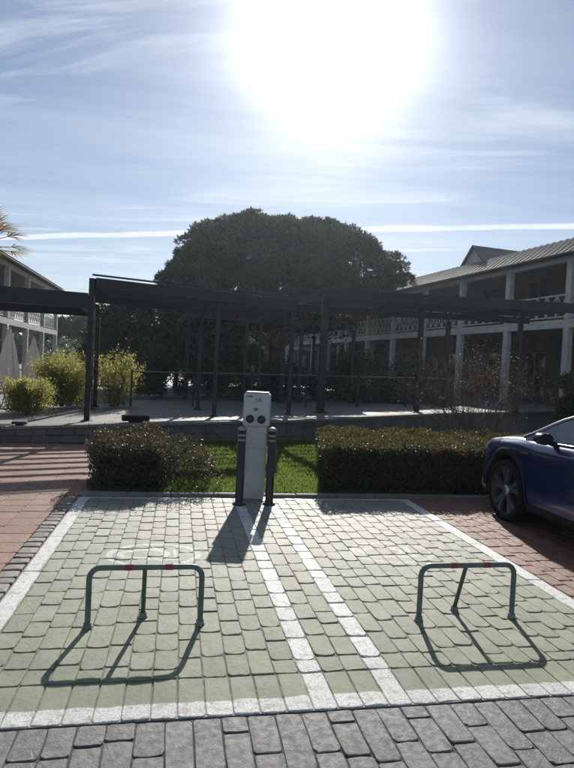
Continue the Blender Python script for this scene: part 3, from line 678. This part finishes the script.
# left building: facade along x=-8.18, seen obliquely; local x points away from camera (+Y)
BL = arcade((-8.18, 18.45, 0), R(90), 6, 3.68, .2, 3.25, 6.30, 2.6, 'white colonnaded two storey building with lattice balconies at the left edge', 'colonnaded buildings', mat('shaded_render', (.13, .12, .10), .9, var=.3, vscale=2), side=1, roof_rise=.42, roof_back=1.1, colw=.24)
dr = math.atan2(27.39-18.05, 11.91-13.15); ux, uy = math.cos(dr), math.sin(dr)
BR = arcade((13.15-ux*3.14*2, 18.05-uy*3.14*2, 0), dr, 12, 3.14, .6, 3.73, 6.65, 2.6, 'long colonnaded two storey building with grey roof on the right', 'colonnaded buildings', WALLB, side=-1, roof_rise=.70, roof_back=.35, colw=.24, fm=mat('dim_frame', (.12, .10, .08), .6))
gb = MB(); # gable on the right building roof, local frame of BR
gx = 3.14*4.1
def gp(x_, y_, z_): return (x_, -y_, z_)
gb.add([gp(gx-.95, .7, 6.3), gp(gx+.95, .7, 6.3), gp(gx+.95, .7, 6.60), gp(gx, .7, 7.50), gp(gx-.95, .7, 6.60)], [(0, 1, 2, 3, 4)]); gm = gb.build('gable', WHITE, BR)
gr = MB()
for sgn in (-1, 1):
    a_, b_ = gp(gx, .55, 7.58), gp(gx+sgn*1.1, .55, 6.50); c_, d_ = gp(gx+sgn*1.1, 5.5, 6.50), gp(gx, 5.5, 7.58)
    gr.add([a_, b_, c_, d_], [(0, 1, 2, 3)]); gr.add([(p_[0], p_[1], p_[2]-.07) for p_ in (a_, b_, c_, d_)], [(0, 1, 2, 3)])
    gr.add([a_, b_, (b_[0], b_[1], b_[2]-.07), (a_[0], a_[1], a_[2]-.07)], [(0, 1, 2, 3)])
gr.build('gable_roof', ROOFM, gm)
BC = arcade((3.2, 46.5, 0), R(-9), 5, 2.6, .5, 3.3, 6.2, 2.0, 'distant colonnaded building seen between the pine trunks', 'colonnaded buildings', WALLC, side=1, roof_rise=.5, roof_back=1.2, colw=.24)
BE = arcade((11.2, 40.5, 0), R(-60), 1, 3.2, .6, 3.7, 6.3, 2.2, 'short end wing with balcony joining the far end of the right building', 'colonnaded buildings', WALLC, side=1, roof_rise=.5, roof_back=1.0, colw=.22)

# white lattice balustrade on the terrace, left
bal = empty('balustrade', (-7.15, 13.26, .30), R(9), label='low white lattice balustrade on the terrace below the parasols', cat='balustrade')
random.seed(3)
pm = MB(); pm.bbox(-.04, .04, -.04, .04, 0, .70, .008); GREYW = mat('weathered_white_paint', (.42, .40, .39), .7, var=.3, vscale=5); pme = pm.mesh('post', GREYW)
lm = MB(); 
for i in range(7):
    x0 = .04 + i*.127; lm.beam((x0, 0, .08), (x0+.127, 0, .62), .018, .022); lm.beam((x0, .02, .62), (x0+.127, .02, .08), .018, .022)
lm.box(.04, .93, -.012, .012, .05, .08); lme = lm.mesh('lattice_panel', GREYW)
tm = MB(); tm.bbox(.0, .97, -.04, .04, .625, .675, .006); tme = tm.mesh('top_rail', GREYW)
for i in range(5):
    for nm, me in (('post', pme), ('lattice_panel', lme), ('top_rail', tme)):
        if i == 4 and nm != 'post': continue
        o = link(nm, me, bal); o.location = (i*.97, 0, 0)

# closed parasols
CLOTH = leaf_mat('parasol_cloth', (.58, .54, .51), (.66, .62, .58), .35, .9, 3, tcol=(.72, .70, .67))
def parasol(loc, h, rad, label, seed):
    root = empty('parasol', loc, label=label, cat='parasol', group='closed parasols on the terrace')
    rr = random.Random(seed); rows = []; n = 48
    for z_, r_ in ((h, .02), (h-.04, .06), (h-.25, rad*.28), (h*.72, rad*.55), (h*.5, rad*.78), (h*.32, rad*.95), (h*.22, rad*1.0), (h*.20, rad*.9)):
        row = []
        for k in range(n+1):
            t = 2*math.pi*(k % n)/n; fold = 1 + .16*math.cos(t*8+seed) * min(1, r_/rad*1.3) + .05*math.sin(t*5+z_)
            row.append((r_*fold*math.cos(t), r_*fold*math.sin(t), z_ + (.03*math.cos(t*8+seed) if r_ > rad*.85 else 0)))
        rows.append(row)
    mb = MB(); mb.grid(rows); mb.build('canopy', CLOTH, root)
    mb = MB(); mb.tube([(0, 0, 0), (0, 0, h+.06)], .028, 8); mb.build('pole', WHITE, root)
    mb = MB(); mb.bbox(-.3, .3, -.3, .3, 0, .08, .02); mb.build('base', DARK, root)
    return root
parasol((-5.81, 21.46, .2), 2.26, .36, 'tallest and leftmost closed pale parasol', 1)
parasol((-5.98, 25.56, .2), 2.1, .36, 'second closed pale parasol from the left', 2)
parasol((-6.29, 31.7, .2), 1.9, .36, 'closed parasol just behind the top of the feathery shrub', 3)
parasol((-6.02, 34.7, .2), 1.95, .36, 'farthest closed parasol, right of the others', 4)

# ------------------------------------------------------------------ pergolas
def pergola(name, posts, beams, slats, label, braces=()):
    root = empty(name, (0, 0, 0), label=label, cat='pergola', group='dark pergolas on the terrace')
    for (x_, y_, z0, z1, t_) in posts:
        mb = MB(); mb.bbox(x_-t_/2, x_+t_/2, y_-t_/2, y_+t_/2, z0+.02, z1, .006); p_ = mb.build('post', DARK, root)
        mb = MB(); mb.bbox(x_-t_*.95, x_+t_*.95, y_-t_*.95, y_+t_*.95, z0-.02, z0+.02, .004); mb.build('foot_plate', DARK, p_)
    for a, b_, wd, ht in beams:
        mb = MB(); mb.beam(a, b_, wd, ht); mb.build('beam', DARK, root)
    for a, b_, wd, ht in slats:
        mb = MB(); mb.beam(a, b_, wd, ht); mb.build('slat', DARK, root)
    for a, b_, wd, ht in braces:
        mb = MB(); mb.beam(a, b_, wd, ht); mb.build('brace', DARK, root)
    return root
def lerp3(a, b, t): return tuple(p+(q-p)*t for p, q in zip(a, b))
# lower left section
A0, A1 = (-6.2, 10.95, 2.66), (-1.86, 12.17, 2.73); dv = (-.25, 3.4)
A2, A3 = (A0[0]+dv[0], A0[1]+dv[1], A0[2]+.05), (A1[0]+dv[0], A1[1]+dv[1], A1[2]+.05)
sl = []
for k in range(7):
    t = (k+1)/7.5; a = lerp3(A0, A2, t); c = lerp3(A1, A3, t); sl.append(((a[0], a[1], a[2]+.10), (c[0], c[1], c[2]+.10), .06, .09))
pergola('pergola', [(-6.15, 10.97, .26, 2.50, .11), (-6.4, 14.3, .3, 2.55, .11), (-2.1, 15.5, .36, 2.6, .10)],
        [(A0, A1, .12, .30), (A2, A3, .10, .26), (A0, A2, .09, .2), (lerp3(A1, A0, .04), lerp3(A3, A2, .04), .09, .2)], sl, 'lower dark steel pergola reaching in from the left edge')
# middle section: rises from the tall leftmost post
B0, B1 = (-1.72, 12.17, 3.09), (2.66, 13.6, 3.07); dv = (-.5, 2.9)
B2, B3 = (B0[0]+dv[0], B0[1]+dv[1], B0[2]-.02), (B1[0]+dv[0], B1[1]+dv[1], B1[2]-.02)
sl = []
for k in range(6):
    t = (k+1)/6.6; a = lerp3(B0, B2, t); c = lerp3(B1, B3, t); sl.append(((a[0], a[1], a[2]+.11), (c[0], c[1], c[2]+.11), .06, .08))
sl.append(((B0[0]-.06, B0[1]-.07, B0[2]+.155), (B1[0], B1[1]-.07, B1[2]+.165), .035, .035))
pergola('pergola', [(-1.79, 12.18, .32, 3.18, .11), (.80, 13.06, .43, 2.92, .09), (.49, 14.94, .43, 2.92, .09), (2.6, 13.62, .47, 2.92, .09), (2.2, 16.3, .47, 2.92, .09), (-2.15, 15.0, .34, 2.95, .09)],
        [(B0, B1, .12, .21), (B2, B3, .10, .20), (lerp3(B0, B1, .012), lerp3(B2, B3, .012), .09, .18), (lerp3(B0, B1, .57), lerp3(B2, B3, .57), .08, .16), (lerp3(B0, B1, .99), lerp3(B2, B3, .99), .09, .18)], sl,
        'middle dark steel pergola starting at the tallest leftmost post')
# right section
C0, C1 = (3.46, 14.17, 3.47), (11.6, 13.6, 3.52); dv = (-.5, 3.6)
C2, C3 = (C0[0]+dv[0], C0[1]+dv[1], C0[2]-.02), (C1[0]+dv[0], C1[1]+dv[1], C1[2]-.02)
sl = []
for k in range(8):
    t = (k+.8)/8.2; a = lerp3(C0, C2, t); c = lerp3(C1, C3, t); sl.append(((a[0]-.2, a[1], a[2]+.15), (c[0], c[1], c[2]+.15), .06, .08))
xs = lambda t: lerp3(C0, C1, t)
pergola('pergola', [(3.52, 14.19, .5, 3.32, .17), (6.3, 14.68, .57, 3.35, .12), (3.1, 17.6, .5, 3.32, .12), (8.3, 17.2, .6, 3.32, .12), (9.9, 13.75+2, .6, 3.32, .12)],
        [(C0, C1, .12, .22), (C2, C3, .10, .20), (lerp3(C0, C1, .01), lerp3(C2, C3, .01), .10, .2), (xs(.35), lerp3(C2, C3, .35), .09, .18), (xs(.7), lerp3(C2, C3, .7), .09, .18)], sl,
        'right dark steel pergola with a thick corner post in front of the right building')
# added rear section under dry climbers, placed to shade the terrace
VINE = leaf_mat('dry_vine', (.022, .020, .014), (.045, .035, .022), .2, .8, 2, spec=.2)
E0, E1 = (.1, 17.6, 3.02), (5.6, 18.13, 3.06); dv = (-.3, 4.4)
E2, E3 = (E0[0]+dv[0], E0[1]+dv[1], E0[2]), (E1[0]+dv[0], E1[1]+dv[1], E1[2])
sl = []
for k in range(14):
    t = k/13; sl.append((tuple(np.add(lerp3(E0, E2, t), (0, 0, .13))), tuple(np.add(lerp3(E1, E3, t), (0, 0, .13))), .05, .07))
pr = pergola('pergola', [(*lerp3(E0, E1, t)[:2], .5, 2.92, .11) for t in (.02, .34, .66, .98)] + [(*lerp3(E2, E3, t)[:2], .5, 2.92, .11) for t in (.02, .34, .66, .98)],
        [(E0, E1, .10, .18), (E2, E3, .10, .18)] + [(lerp3(E0, E1, t), lerp3(E2, E3, t), .08, .15) for t in (.01, .34, .66, .99)], sl, 'added rear pergola roofed with dry brown climbers to shade the terrace')
n = 30000; U_, V_ = rng.uniform(0, 1, n), rng.uniform(0, 1, n)
Pv = np.array(E0) + U_[:, None]*(np.array(E1)-np.array(E0)) + V_[:, None]*(np.array(E2)-np.array(E0)); Pv[:, 2] += .17 + np.abs(rng.normal(size=n))*.10*(1+np.sin(Pv[:, 0]*2.1)*.5)
hang = rng.uniform(size=n) < .06; Pv[hang, 2] -= rng.exponential(.22, hang.sum()); Pv[hang, 1] = np.where(rng.uniform(size=hang.sum()) < .6, 17.6+(Pv[hang, 0]-.1)*.097+rng.normal(size=hang.sum())*.08, Pv[hang, 1])
Dv = rng.normal(size=(n, 3)); Dv[:, 2] *= .4
link('shade_climber', quads_mesh('shade_climber', leaves(Pv, Dv, .13, .075), VINE), pr)
# cable railing at the back of the terrace
rail = empty('railing', (0, 0, 0), label='dark cable railing on the terrace behind the charger', cat='railing')
r0_, r1_ = Vector((-1.2, 15.4, .40)), Vector((8.3, 16.7, .60))
for k in range(7):
    p_ = r0_.lerp(r1_, k/6); mb = MB(); mb.bbox(p_.x-.025, p_.x+.025, p_.y-.025, p_.y+.025, p_.z, p_.z+.95, .004); mb.build('post', DARK, rail)
for k in range(5):
    zz = .18+k*.18; mb = MB(); mb.tube([r0_+Vector((0, -.0, zz)), r1_+Vector((0, 0, zz))], .008 if k < 4 else .02, 6); mb.build('cable' if k < 4 else 'top_rail', DARK if k < 4 else mat('rail_metal', (.16, .17, .18), .35, .7), rail)
# two small dark blocks on the edge of the terrace
for loc, lb, sz in (((-.80, 11.62, .38), 'small black block on the wall coping above the left hedge', (.26, .10, .11)), ((-2.81, 11.2, .30), 'small black block on the wall coping at the left edge', (.13, .06, .06))):
    o = empty('black_block', loc, R(9), label=lb, cat='black_block', group='small black blocks on the wall coping')
    mb = MB(); mb.bbox(-sz[0], sz[0], -sz[1], sz[1], .03, sz[2]*1.3, .012); mb.build('block_body', DARK, o)
    mb = MB(); mb.box(-sz[0]*.85, sz[0]*.85, -sz[1]-.004, -sz[1]+.001, .045, sz[2]*1.15); mb.build('lens', GLASS, o)  # invented glass front; these are plain blocks, not lamps
    mb = MB(); mb.box(-sz[0]*.5, sz[0]*.5, -sz[1]*.5, sz[1]*.5, 0, .032); mb.build('block_foot', DARK, o)

# ------------------------------------------------------------------ charging station
GREYP = mat('light_grey_steel', (.43, .44, .45), .38, .0, var=.15, vscale=5, bump=.1, bscale=15)
HEADM = mat('pale_plastic', (.47, .48, .49), .42, var=.06)
BLACK = mat('black_rubber', (.012, .012, .013), .6)
SILV = mat('polished_aluminium', (.26, .27, .28), .42, .7)
ch = empty('charging_station', (.93, 6.86, 0), R(-13), label='grey electric vehicle charging post with two round sockets between the bays', cat='charging station')
mb = MB(); mb.bbox(-.128, .128, -.08, .08, 0.012, .883, .012); mb.build('column', GREYP, ch)
mb = MB(); mb.bbox(-.15, .15, -.105, .105, 0, .012, .003); mb.build('foot_plate', SILV, ch)
mb = MB(); mb.bbox(-.155, .155, -.10, .10, .885, 1.275, .018); hd = mb.build('head', HEADM, ch)
mb = MB(); mb.bbox(-.135, .135, -.085, .085, 1.272, 1.292, .008); mb.build('cap', SILV, ch)
mb = MB(); mb.bbox(-.146, .146, -.104, -.096, .902, 1.262, .002); fp = mb.build('front_panel', mat('panel_grey', (.40, .42, .44), .35), hd)
for sx in (-.068, .066):
    M = Matrix.Translation((sx, -.104, .972)) @ Matrix.Rotation(R(90), 4, 'X')
    mb = MB(); mb.lathe([(0, .0), (.047, 0), (.047, .018), (.042, .022), (.040, .014), (0, .012)], 24, M); sk = mb.build('socket', BLACK, hd)
    mb = MB(); mb.lathe([(.0, .0125), (.030, .0125), (.030, .019), (.026, .021), (0, .021)], 20, M); mb.build('socket_cover', mat('socket_grey', (.03, .032, .035), .35), sk)
def decal(pts_, m_, name='marking', par=hd):
    for (x0, x1, z0, z1) in pts_:
        mb = MB(); mb.box(x0, x1, -.1056, -.1036, z0, z1); mb.build(name, m_, par)
INK = mat('dark_ink', (.03, .035, .05), .5); BLUEI = mat('teal_ink', (.05, .13, .16), .5)
# the small print and arrows on the head (too blurred in the photograph to read)
decal([(-.125, -.045, 1.232, 1.245), (-.022, .012, 1.206, 1.213), (.02, .05, 1.206, 1.216), (-.01, .03, 1.183, 1.188), (.028, .058, 1.186, 1.196), (-.03, .0, 1.168, 1.173)], INK)
decal([(-.028, .022, 1.07, 1.106)], BLUEI, 'display')
mb = MB(); mb.box(-.122, .122, -.0815, -.0795, .62, .624); mb.build('seam', mat('seam_grey', (.2, .2, .21), .5), ch)
# ------------------------------------------------------------------ bollards
bo = empty('bollard', (.735, 6.59, 0), label='black bollard with silver rings left of the charging post', cat='bollard', group='black bollards guarding the charging post')
mb = MB(); mb.lathe([(0, 0), (.075, 0), (.075, .012), (.049, .016), (.047, .06), (.047, .855), (.0, .856)], 24); mb.build('post', mat('black_paint', (.02, .021, .024), .35, 0, var=.2, bump=.05), bo)
mb = MB(); mb.lathe([(.050, .856), (.052, .858), (.052, .874), (.044, .888), (.02, .897), (0, .899)], 24); mb.build('cap', SILV, bo)
for zz in (.735, .79):
    mb = MB(); mb.lathe([(.0475, zz), (.0495, zz+.002), (.0495, zz+.020), (.0475, zz+.022)], 24); mb.build('ring', SILV, bo)
bo2 = copy_tree(bo); bo2.location = (1.085, 6.60, 0); bo2['label'] = 'black bollard with silver rings right of the charging post'

# ------------------------------------------------------------------ parking barriers (low tube hoops)
TUBE = mat('grey_green_paint', (.13, .17, .155), .40, .15, var=.25, vscale=12, bump=.12)
RED = mat('red_reflector', (.26, .035, .04), .35)
br = empty('parking_barrier', (-.14, 3.535, 0), label='low tubular parking barrier standing in the left bay', cat='parking barrier', group='low tubular barriers in the bays')
wd_, ht_, rc, tr = .66, .36, .065, .0172
pts = [(-wd_/2, 0, .02), (-wd_/2, 0, ht_-rc)] + [(-wd_/2+rc-rc*math.cos(t), 0, ht_-rc+rc*math.sin(t)) for t in (R(22), R(45), R(68), R(90))]
pts += [(wd_/2-rc+rc*math.sin(t), 0, ht_-rc+rc*math.cos(t)) for t in (0, R(22), R(45), R(68))] + [(wd_/2, 0, ht_-rc), (wd_/2, 0, .02)]
mb = MB(); mb.tube(pts, tr, 14); mb.build('hoop', TUBE, br)
mb = MB(); mb.tube([(-.012, .012, ht_-.01), (-.018, .125, .03)], .0135, 12); mb.build('strut', mat('green_paint', (.08, .13, .09), .42, .2, var=.2), br)
for X, Yv, in ((-wd_/2, 0), (wd_/2, 0), (-.018, .127)):
    mb = MB(); mb.lathe([(.027, .0), (.029, .003), (.029, .007), (.0235, .009), (.0235, .030), (.018, .033)], 18, Matrix.Translation((X, Yv, 0))); q_ = mb.build('foot', mat('zinc', (.25, .26, .26), .5, .6, var=.4, vscale=30), br)
    for a in (0, 2.1, 4.2):
        mb = MB(); mb.lathe([(.0035, 0), (.0035, .004), (0, .005)], 6, Matrix.Translation((X+.025*math.cos(a), Yv+.025*math.sin(a), .006))); mb.build('bolt', SILV, q_)
for X in (-.105, .13):
    mb = MB(); mb.tube([(X-.022, 0, ht_), (X+.022, 0, ht_)], tr+.0018, 14); mb.build('reflective_band', RED, br)
mb = MB(); mb.bbox(-.022, -.002, .095, .115, .10, .125, .003); mb.build('padlock', mat('brass', (.12, .12, .10), .4, .6), br)
br2 = copy_tree(br); br2.location = (1.925, 3.49, 0); br2['label'] = 'low tubular parking barrier standing in the right bay'

# ------------------------------------------------------------------ car
CARB = mat('metallic_blue', (.004, .014, .085), .30, .35, coat=1.0, spec=.5)
TRIM = mat('black_cladding', (.010, .010, .011), .7, spec=.25)
TYRE = mat('tyre_rubber', (.007, .007, .008), .85, bump=.2, spec=.2)
ALLOY = mat('machined_alloy', (.42, .43, .45), .28, .9)
CHROME = mat('satin_chrome', (.62, .63, .65), .22, 1.)
CGLASS = mat('tinted_glass', (.02, .035, .045), .03, spec=1.)
car = empty('parked_car', (4.55, 4.49, 0), 0, label='dark blue electric car parked nose first at the right edge', cat='car')
def itp(tab, s):
    for (a, va), (c, vc) in zip(tab[:-1], tab[1:]):
        if s <= c: t = max(0, (s-a)/(c-a)); t = t*t*(3-2*t)*.35 + t*.65; return va+(vc-va)*t
    return tab[-1][1]
NOSE = 2.28
W_T = [(0, .56), (.04, .66), (.12, .76), (.25, .84), (.45, .895), (.7, .918), (1.1, .925), (3.4, .925), (4.0, .905), (4.35, .86), (4.5, .78), (4.56, .66)]
S_T = [(0, .66), (.05, .74), (.15, .82), (.35, .875), (.7, .925), (1.05, .955), (2.5, .99), (3.6, 1.03), (4.3, 1.05), (4.56, .98)]
def prof(z, zs): 
    t = (z-.2)/(zs-.2); return itp([(0, .965), (.12, .985), (.35, 1.0), (.6, .985), (.72, .978), (.82, .985), (.92, .965), (1.0, .90)], t)
WC = (.85, 3.62)
def zbot(s):
    z_ = .24 if .3 < s < 4.2 else .24 + .10*max(0, (.3-s)/.3) + .14*max(0, (s-4.2)/.36)
    for c in WC:
        if abs(s-c) < .415: z_ = max(z_, .345+math.sqrt(.415**2-(s-c)**2))
    return z_
def bodypt(s, z, sd, off=0.): return Vector((sd*(itp(W_T, s)*prof(z, itp(S_T, s))+off), NOSE-s, z))
st_ = sorted(set([0, .02, .04, .08, .12, .18, .25, .33, .40, .432] + [round(.85+.415*math.sin(R(a)), 3) for a in range(-90, 91, 10)] + [1.3, 1.4, 1.6, 1.8, 2.0, 2.3, 2.6, 2.9, 3.1, 3.18] + [round(3.62+.415*math.sin(R(a)), 3) for a in range(-90, 91, 10)] + [4.06, 4.15, 4.25, 4.35, 4.42, 4.5, 4.54, 4.56]))
rows = []
hood = [(.82, .018), (.60, .045), (.3, .062), (0, .068)]
for s in st_:
    zs_, zb = itp(S_T, s), zbot(s); row = []
    for k in range(15): 
        z_ = zb+(zs_-zb)*(k/14)**.9; row.append(bodypt(s, z_, -1))
    wsh = itp(W_T, s)*.90; kk = min(1, s/.3+.2)
    for f_, dz in hood: row.append(Vector((-wsh*f_, NOSE-s, zs_+dz*kk)))
    row2 = [Vector((-p_.x, p_.y, p_.z)) for p_ in row[:-1]][::-1]; rows.append(row+row2)
mb = MB(); mb.grid(rows, flip=True); n_ = len(rows[0])
mb.add(rows[0], [tuple(range(n_))]); mb.add(rows[-1], [tuple(range(n_))[::-1]]); mb.build('body', CARB, car)
# black cladding round the arches and along the sill
for sd in (-1, 1):
    cl_ = MB()
    rr_ = []
    for s in st_:
        if s < .1 or s > 4.45: continue
        zb = zbot(s); rr_.append([bodypt(s, zb+.065, sd, .006), bodypt(s, zb+.045, sd, .016), bodypt(s, zb-.012, sd, .016), bodypt(s, zb-.012, sd, -.05)])
    cl_.grid(rr_, flip=sd > 0); cl_.build('cladding', TRIM, car)
# underbody and wheel wells
mb = MB(); mb.box(-.80, .80, -2.15, 2.05, .20, .30); mb.box(-.5, .5, -2.1, 1.9, .302, .8); mb.box(-.86, .86, -.93, .99, .302, .85); mb.box(-.62, .62, 1.9, 2.1, .305, .62); mb.build('underbody', BLACK, car)
for c in WC:
  for sd in (-1, 1):
    mb = MB()
    rw = [[Vector((sd*x_, NOSE-c+.43*math.cos(R(a)), .345+.43*math.sin(R(a)))) for x_ in (.88, .55)] for a in range(-20, 201, 10)]; mb.grid(rw)
    mb.build('wheel_arch_liner', BLACK, car)
def wheel_part(par, x_, y_, sd):
    hub = empty('wheel', (x_, y_, .345)); hub.parent = par
    M = Matrix.Rotation(R(90)*sd, 4, 'Y')   # local z -> outward
    tb = MB(); tb.lathe([(.265, -.11), (.335, -.115), (.344, -.09), (.347, 0), (.344, .09), (.335, .110), (.31, .116), (.276, .111), (.268, .10)], 48, M); tb.build('tyre', TYRE, hub)
    rm = MB(); rm.lathe([(.276, .106), (.268, .110), (.258, .102), (.240, .03), (.22, -.06), (.0, -.06)], 48, M); rm.build('rim', mat('rim_dark', (.03, .03, .033), .4, .5), hub)
    for k in range(5):
        sp_ = MB(); a0 = 2*math.pi*k/5
        for da in (-.21, .21):
            vs = []
            for r_, wdt, zz in ((.045, .020, .085), (.14, .021, .092), (.262, .032, .100)):
                a = a0 + da*(.35 + r_/.262*.65); cx_, cy_ = r_*math.cos(a), r_*math.sin(a); tx, ty = -math.sin(a), math.cos(a)
                for sg in (-1, 1): vs.append(M @ Vector((cx_+tx*wdt*sg, cy_+ty*wdt*sg, zz)))
                for sg in (-1, 1): vs.append(M @ Vector((cx_+tx*wdt*sg*1.1, cy_+ty*wdt*sg*1.1, zz-.035)))
            f = []
            for i in (0, 4): f += [(i, i+1, i+5, i+4), (i+2, i+6, i+7, i+3), (i, i+4, i+6, i+2), (i+1, i+3, i+7, i+5)]
            sp_.add(vs, f)
        sp_.build('spoke', ALLOY, hub)
    hb = MB(); hb.lathe([(.06, .06), (.06, .088), (.045, .098), (0, .10)], 20, M); hb.build('hub_cap', ALLOY, hub)
for c in WC:
    for sd in (-1, 1): wheel_part(car, sd*.805, NOSE-c, sd)
# greenhouse
BELT = lambda s: itp([(1.0, .955), (2.5, .99), (3.6, 1.03), (4.5, 1.06)], s)
ZE = [(1.0, .96), (1.66, 1.235), (2.1, 1.42), (2.5, 1.51), (3.0, 1.545), (3.6, 1.50), (4.1, 1.38), (4.5, 1.09)]
CR = [(1.0, .03), (1.5, .05), (2.3, .07), (3.2, .065), (4.1, .05), (4.5, .03)]
def ghs(s, t, sd, off=0.):
    zb, ze_ = BELT(s)-.01, itp(ZE, s); z_ = zb+(ze_-zb)*t; u = itp(W_T, s)*.895 - (z_-zb)*.42 + off; return Vector((sd*u, NOSE-s, z_))
def ght(s, f_, off=0.):  # top surface, f in -1..1
    e = ghs(s, 1, 1); return Vector((e.x*f_, NOSE-s, e.z + itp(CR, s)*(1-f_*f_) + off))
def frange(a, b, n): return [a+(b-a)*i/n for i in range(n+1)]
gh = MB()
for sd in (-1, 1): gh.grid([[ghs(s, t, sd) for t in (0, .25, .5, .75, 1)] for s in frange(1.02, 4.5, 34)], flip=sd < 0)
gh.grid([[ght(s, f_) for f_ in frange(-1, 1, 10)] for s in frange(2.12, 4.1, 16)]); gh.build('roof', CARB, car)
for nm, a, c, fl in (('windshield', 1.02, 2.12, 0), ('rear_window', 4.1, 4.5, 0)):
    mb = MB(); mb.grid([[ght(s, f_, -.002) for f_ in frange(-.97, .97, 10)] for s in frange(a, c, 8)]); mb.build(nm, CGLASS, car)
for sd in (-1, 1):
    for a, c in ((1.52, 2.52), (2.60, 3.50), (3.56, 4.05)):
        mb = MB(); mb.grid([[ghs(s, t, sd, .004) for t in frange(.10, .90, 4)] for s in frange(a, c, 8)], flip=sd < 0); mb.build('side_window', CGLASS, car)
    mb = MB(); mb.tube([ghs(s, 1, sd, .004)+Vector((0, 0, .008)) for s in frange(1.04, 4.2, 30)], .013, 6); mb.build('roof_rail', CHROME, car)
    mb = MB(); mb.tube([ghs(s, .04, sd, .012) for s in frange(1.45, 4.1, 20)], .010, 6); mb.build('window_trim', CHROME, car)
    for a, c in ((1.34, 2.50), (2.515, 3.30)):
        rw = []
        for s in frange(a, c, 10):
            zt = itp(S_T, s)-.012; rw.append([bodypt(s, .36+(zt-.36)*k/8, sd, .0045) for k in range(9)])
        mb = MB(); mb.grid(rw, flip=sd > 0); dr_ = mb.build('door', CARB, car)
        mb = MB(); hs = c-.22; mb.tube([bodypt(hs, .86, sd, .012), bodypt(hs+.06, .865, sd, .032), bodypt(hs+.14, .865, sd, .032), bodypt(hs+.2, .86, sd, .012)], .011, 6); mb.build('handle', CARB, dr_)
    rw = [[bodypt(s, z0, sd, .005) for z0 in np.linspace(.70-.0*s, itp(S_T, s)-.035, 5)] for s in frange(.045, .42, 8)]
    rw = [[bodypt(s, itp(S_T, s)-.15+.115*k/4+ (.04*(s/.42) if k < 2 else 0), sd, .005) for k in range(5)] for s in frange(.03, .40, 8)]
    mb = MB(); mb.grid(rw, flip=sd > 0); mb.build('headlight', mat('headlight_glass', (.25, .27, .30), .08, .3, spec=1.), car)
    # mirror
    mr = MB(); c = Vector((sd*.985, NOSE-1.60, 1.02)); ri = []
    for i, (yy, sc_) in enumerate(((.095, .25), (.08, .7), (.03, 1.), (-.03, 1.0), (-.055, .93))):
        ri.append([c+Vector((math.cos(R(a))*.085*sc_, yy, math.sin(R(a))*.062*sc_)) for a in range(0, 361, 30)])
    mr.grid(ri); mr.add([p_ for p_ in ri[-1][:-1]], [tuple(range(12))]); mr.tube([Vector((sd*.84, NOSE-1.60, .965)), Vector((sd*.96, NOSE-1.60, .99))], [.03, .02], 8); mm = mr.build('mirror', mat('mirror_shell', (.02, .022, .03), .25, .2), car)
    bd = MB(); bd.box(*sorted((sd*.992-.045, sd*.992+.045)), NOSE-.975, NOSE-.97, .4, .41) if False else None
    rw = [[bodypt(s, .80+.014*k, sd, .006) for k in range(3)] for s in frange(1.12, 1.27, 2)]; bg_ = MB(); bg_.grid(rw, flip=sd > 0); bg_.build('badge', CHROME, car)

# ------------------------------------------------------------------ thin bright air
hz = MB(); hz.box(-450, 450, -450, 450, -1.2, 12)
hm = bpy.data.materials.new('air'); hm.use_nodes = True; ht = hm.node_tree; ht.nodes.remove(ht.nodes['Principled BSDF'])
pv = ht.nodes.new('ShaderNodeVolumePrincipled'); pv.inputs['Color'].default_value = (.76, .87, 1, 1); pv.inputs['Density'].default_value = HAZE; pv.inputs['Anisotropy'].default_value = .72
ht.links.new(pv.outputs[0], ht.nodes['Material Output'].inputs['Volume'])
if HAZE > 0: hz.build('haze', hm, kind='stuff')
